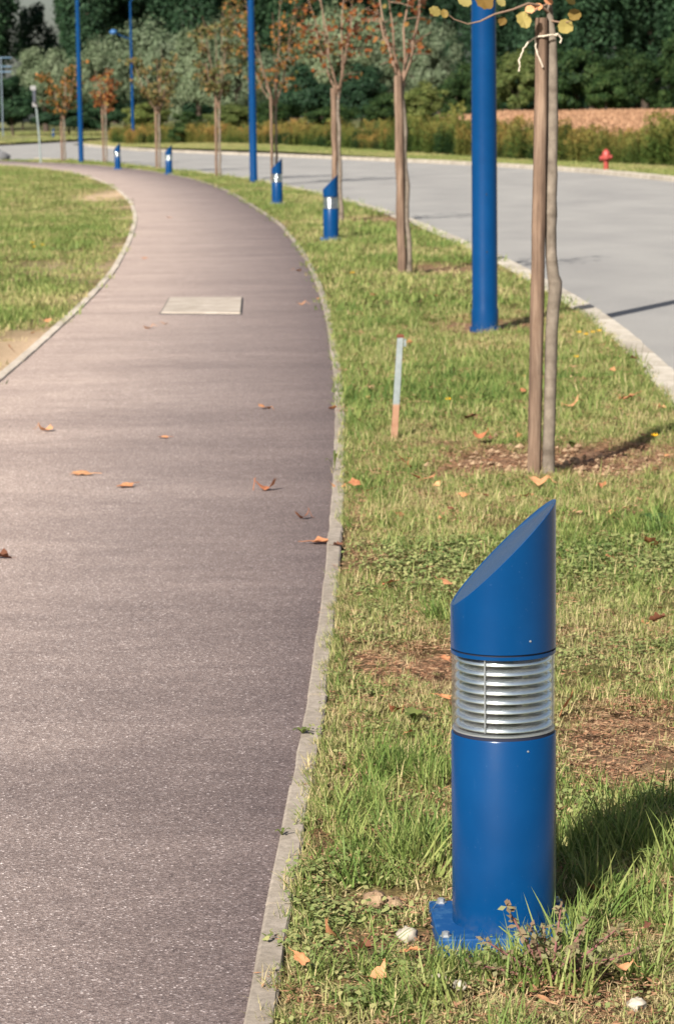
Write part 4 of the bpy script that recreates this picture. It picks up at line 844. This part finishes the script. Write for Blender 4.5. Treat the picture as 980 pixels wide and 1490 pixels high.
# ------------------------------------------------------------------ background trees and bushes
def crown_mesh(name, seed, m, ncl=70, per=130, leaf=.05, sx=1., sz=1., droop=0., upw=0., core=.25):
    g = np.random.default_rng(seed)
    d = g.normal(size=(ncl, 3)); d /= np.linalg.norm(d, axis=1)[:, None]; d[:, 2] = np.where(d[:, 2] < -.75, -d[:, 2], d[:, 2])
    lump = 1+.20*np.sin(d[:, 0]*3.1+seed)+.16*np.sin(d[:, 2]*4.3+seed*2)
    r = (core+(1-core)*g.random(ncl)**.45)*lump*.88; C = d*r[:, None]
    n = ncl*per; ci = np.repeat(np.arange(ncl), per); cr = g.uniform(.16, .32, ncl)[ci]
    off = g.normal(size=(n, 3)); off /= np.linalg.norm(off, axis=1)[:, None]; off *= (g.random(n)**.4)[:, None]
    P = C[ci]+off*cr[:, None]*np.array([1, 1, .75+.6*droop]); P[:, 2] -= droop*.10*g.random(n)
    nr = off+.6*d[ci]+g.normal(size=(n, 3))*.55+np.array([0, 0, .35]); nr /= np.linalg.norm(nr, axis=1)[:, None]
    a = np.cross(nr, g.normal(size=(n, 3))); 
    if droop or upw: a = a*.45+np.array([0, 0, -1.])*droop+np.array([0, 0, 1.])*upw+off*.3
    a -= nr*np.sum(a*nr, 1)[:, None]; a /= np.linalg.norm(a, axis=1)[:, None]+1e-9; b = np.cross(nr, a)
    s = leaf*g.uniform(.5, 1.25, n)[:, None]; asp = .42 if (droop or upw) else .62
    P = P*np.array([sx, sx, sz]); V = np.stack([P-a*s, P+b*s*asp, P+a*s, P-b*s*asp], 1).reshape(-1, 3)
    tone = np.repeat(np.clip(.5+g.normal(0, .2, n)+g.normal(0, .14, ncl)[ci], 0, 1), 4)
    me = npmesh(name, V, np.arange(4*n).reshape(-1, 4), m, tone); me['sz'] = sz; return me
TRUNK = {}
def bgtree(name, label, cat, mesh, px, ytop, ybot, hw, Y, zg, trunk=.35, rz=0, group=None, crownbase=None):
    g = at(px, 200, Y); zt = float(at(px, ytop, Y)[2]); zb = zg if ybot is None else max(zg, float(at(px, ybot, Y)[2])); W_ = hw*Y/FPX*1.0
    t = thing(name, label, cat, (g[0], Y, zg), rz, group); h = (zt-zb)/2
    o = link('crown', mesh, t, (0, 0, (zt+zb)/2-zg)); o.scale = (W_, W_*.85, h/mesh.get('sz', 1.))
    b = MB(); H = (zt-zg)*.72; r = trunk
    b.tube([(0, 0, -.2), (.05*H*rnd.uniform(-1, 1), .02*H, H*.45), (.06*H*rnd.uniform(-1, 1), 0, H)], [r, r*.75, r*.2], 8); tr = b.build('trunk', M_BARK2, t, 60)
    for k in range(4):
        a = k*1.57+rnd.uniform(-.5, .5); q = Vector((0, 0, H*rnd.uniform(.35, .6))); b = MB(); b.tube([q, q+Vector((math.cos(a)*W_*.35, math.sin(a)*W_*.35, H*.18)), q+Vector((math.cos(a)*W_*.6, math.sin(a)*W_*.6, H*.3))], [r*.4, r*.25, r*.08], 6); b.build('limb', M_BARK2, t, 60)
    return t
CD = [crown_mesh('dark_crown', 1+i, M_DARK, 180, 110, .055, sz=3.2) for i in range(3)]
CW = [crown_mesh('willow_crown', 11+i, M_WILLOW, 95, 130, .045, droop=.22) for i in range(3)]
CM = [crown_mesh('green_crown', 21+i, M_MID, 85, 170, .042) for i in range(2)]
CO = [crown_mesh('olive_crown', 31+i, M_OLIVE, 85, 160, .044) for i in range(2)]
CF = [crown_mesh('feathery_crown', 41+i, M_MID, 75, 120, .07, upw=.8) for i in range(2)]
CDK = [crown_mesh('dark_bush_crown', 51+i, M_DARK, 65, 160, .05) for i in range(2)]
wood = 'tall dark trees of the wood behind'
for i, (px, yt, hw, Y, lab) in enumerate([(-22, -190, 58, 300, 'tall dark tree left of the pale sky gap at the top left corner'), (58, 20, 48, 310, 'dark tree top just under the pale sky gap'), (132, -190, 62, 295, 'tall dark tree right of the pale sky gap, behind the slim lamp post'),
        (205, -190, 58, 300, 'tall dark tree behind the distant lamp post and its willow'), (285, -190, 56, 290, 'tall dark tree behind the willow left of the middle lamp post'), (365, -190, 56, 300, 'tall dark tree directly behind the middle lamp post'), (430, -190, 52, 285, 'tall dark tree right of the middle lamp post'), (505, -190, 55, 300, 'tall dark tree behind the greyish willow in the middle'),
        (590, -190, 56, 290, 'tall dark tree behind the bare forked young tree'), (712, -190, 50, 280, 'tall dark tree behind the thick blue lamp post'), (790, -190, 58, 270, 'tall dark tree behind the nearest stake'), (862, -190, 60, 265, 'tall dark tree above the feathery bushes right of the nearest trunk'), (935, -190, 56, 270, 'tall dark tree above the brighter bush at the right'), (1010, -190, 60, 265, 'tall dark tree cut by the right edge'), (655, 52, 45, 290, 'lower dark tree left of the thick lamp post, under a sky glimpse'), (-60, -20, 50, 280, 'tall dark tree reaching in at the far left edge')]):
    zg = 1.0; bgtree('dark_tree', lab, 'tree', CDK[i % 2] if yt > 0 else CD[i % 3], px, yt, 185, hw, Y, zg, .4, i*1.3, wood)
for i, (px, yt, yb, hw, Y, lab) in enumerate([(68, 62, 186, 52, 262, 'rounded grey green willow at the far left'), (145, 55, 186, 46, 264, 'olive willow behind the slim lamp post'), (222, 8, 186, 62, 250, 'large pale willow behind the distant lamp post'), (292, 32, 190, 52, 235, 'grey green willow left of the olive brown young tree'), (345, 20, 190, 48, 245, 'willow behind the middle lamp post'),
        (488, -15, 168, 68, 225, 'silvery willow behind the orange leaved tree in the middle'), (565, 15, 180, 52, 235, 'silvery willow behind the bare forked young tree'), (625, 28, 192, 52, 228, 'grey green willow left of the thick lamp post'), (415, 60, 190, 52, 238, 'dull willow right of the middle lamp post')]):
    bgtree('willow_tree', lab, 'tree', CW[i % 3], px, yt, yb, hw, Y, float(mz(px/40., Y)) if px > 300 else float(flz(Y)), .3, i*1.1, 'grey green willows')
for i, (px, yt, yb, hw, Y, me, lab) in enumerate([(100, 148, 196, 60, 245, CDK[0], 'dark shaded bush beneath the left willows'), (20, 118, 196, 48, 245, CDK[1], 'dark bush at the left edge of the far lawn'), (160, 140, 198, 50, 243, CDK[1], 'dark bush left of the distant lamp post foot'), (445, 92, 196, 52, 210, CDK[0], 'dark bush right of the middle lamp post'), (525, 100, 196, 52, 205, CDK[1], 'dark bush behind the orange leaved tree'),
        (215, 150, 200, 45, 225, CO[0], 'olive bush behind the goldenrod at left'), (275, 166, 214, 34, 165, CM[0], 'dark green rounded bush in the goldenrod bank'), (335, 150, 200, 45, 215, CO[1], 'dull olive bush behind the olive brown young tree'), (610, 118, 200, 42, 170, CO[0], 'lighter green bush behind the bare forked young tree'), (665, 105, 200, 42, 185, CM[1], 'mid green bush left of the thick lamp post'), (560, 140, 205, 45, 178, CM[0], 'green bush behind the goldenrod in the middle'), (480, 150, 208, 40, 170, CM[1], 'low green bush behind the middle goldenrod'), (395, 150, 208, 36, 180, CM[0], 'low green bush right of the middle lamp post'),
        (752, 70, 172, 46, 236, CO[1], 'yellowish green bush between lamp post and nearest stake'), (838, 58, 172, 62, 238, CF[0], 'dark feathery bush beyond the dry field'), (925, 72, 172, 58, 238, CM[1], 'brighter green bush beyond the dry field at the right'), (995, 50, 172, 52, 236, CM[0], 'green bush beyond the field cut by the right edge'), (788, 85, 172, 40, 237, CF[1], 'feathery bush right behind the nearest trunk'), (695, 80, 176, 44, 240, CM[0], 'green bush behind the thick lamp post'), (880, 95, 172, 40, 234, CF[1], 'low feathery bush in front of two taller ones beyond the field'),
        (826, 185, 236, 20, 96, CM[0], 'small dark shrub in the roadside bank left of the hydrant'), (690, 175, 222, 26, 116, CM[1], 'green shrub in the roadside bank behind the thick lamp post')]):
    zg = float(mz(at(px, 200, Y)[0], Y)) if px > 200 else float(flz(Y)); bgtree('bush', lab, 'bush', me, px, yt, yb, hw, Y, zg, .12 if Y > 150 else .04, i*.9)

for i in range(15):
    px = -40+i*74; bgtree('dark_bush', 'dark undergrowth bush in the shade of the wood', 'bush', CDK[i % 2], px, 118, 200, 66, 276, .9, .1, i*1.7, 'undergrowth bushes in the shade of the wood')
for i in range(14):
    px = (-30, 112, 168, 240, 325, 400, 468, 550, 625, 690, 750, 830, 900, 975)[i]; bgtree('dark_tree', 'dark tree deep in the wood, showing only between nearer trees', 'tree', CD[(i+1) % 3], px, -190 if px != -30 else -120, 185, 52 if px != 112 else 40, 345, 1., .4, i*2.3, 'dark trees deep in the wood')
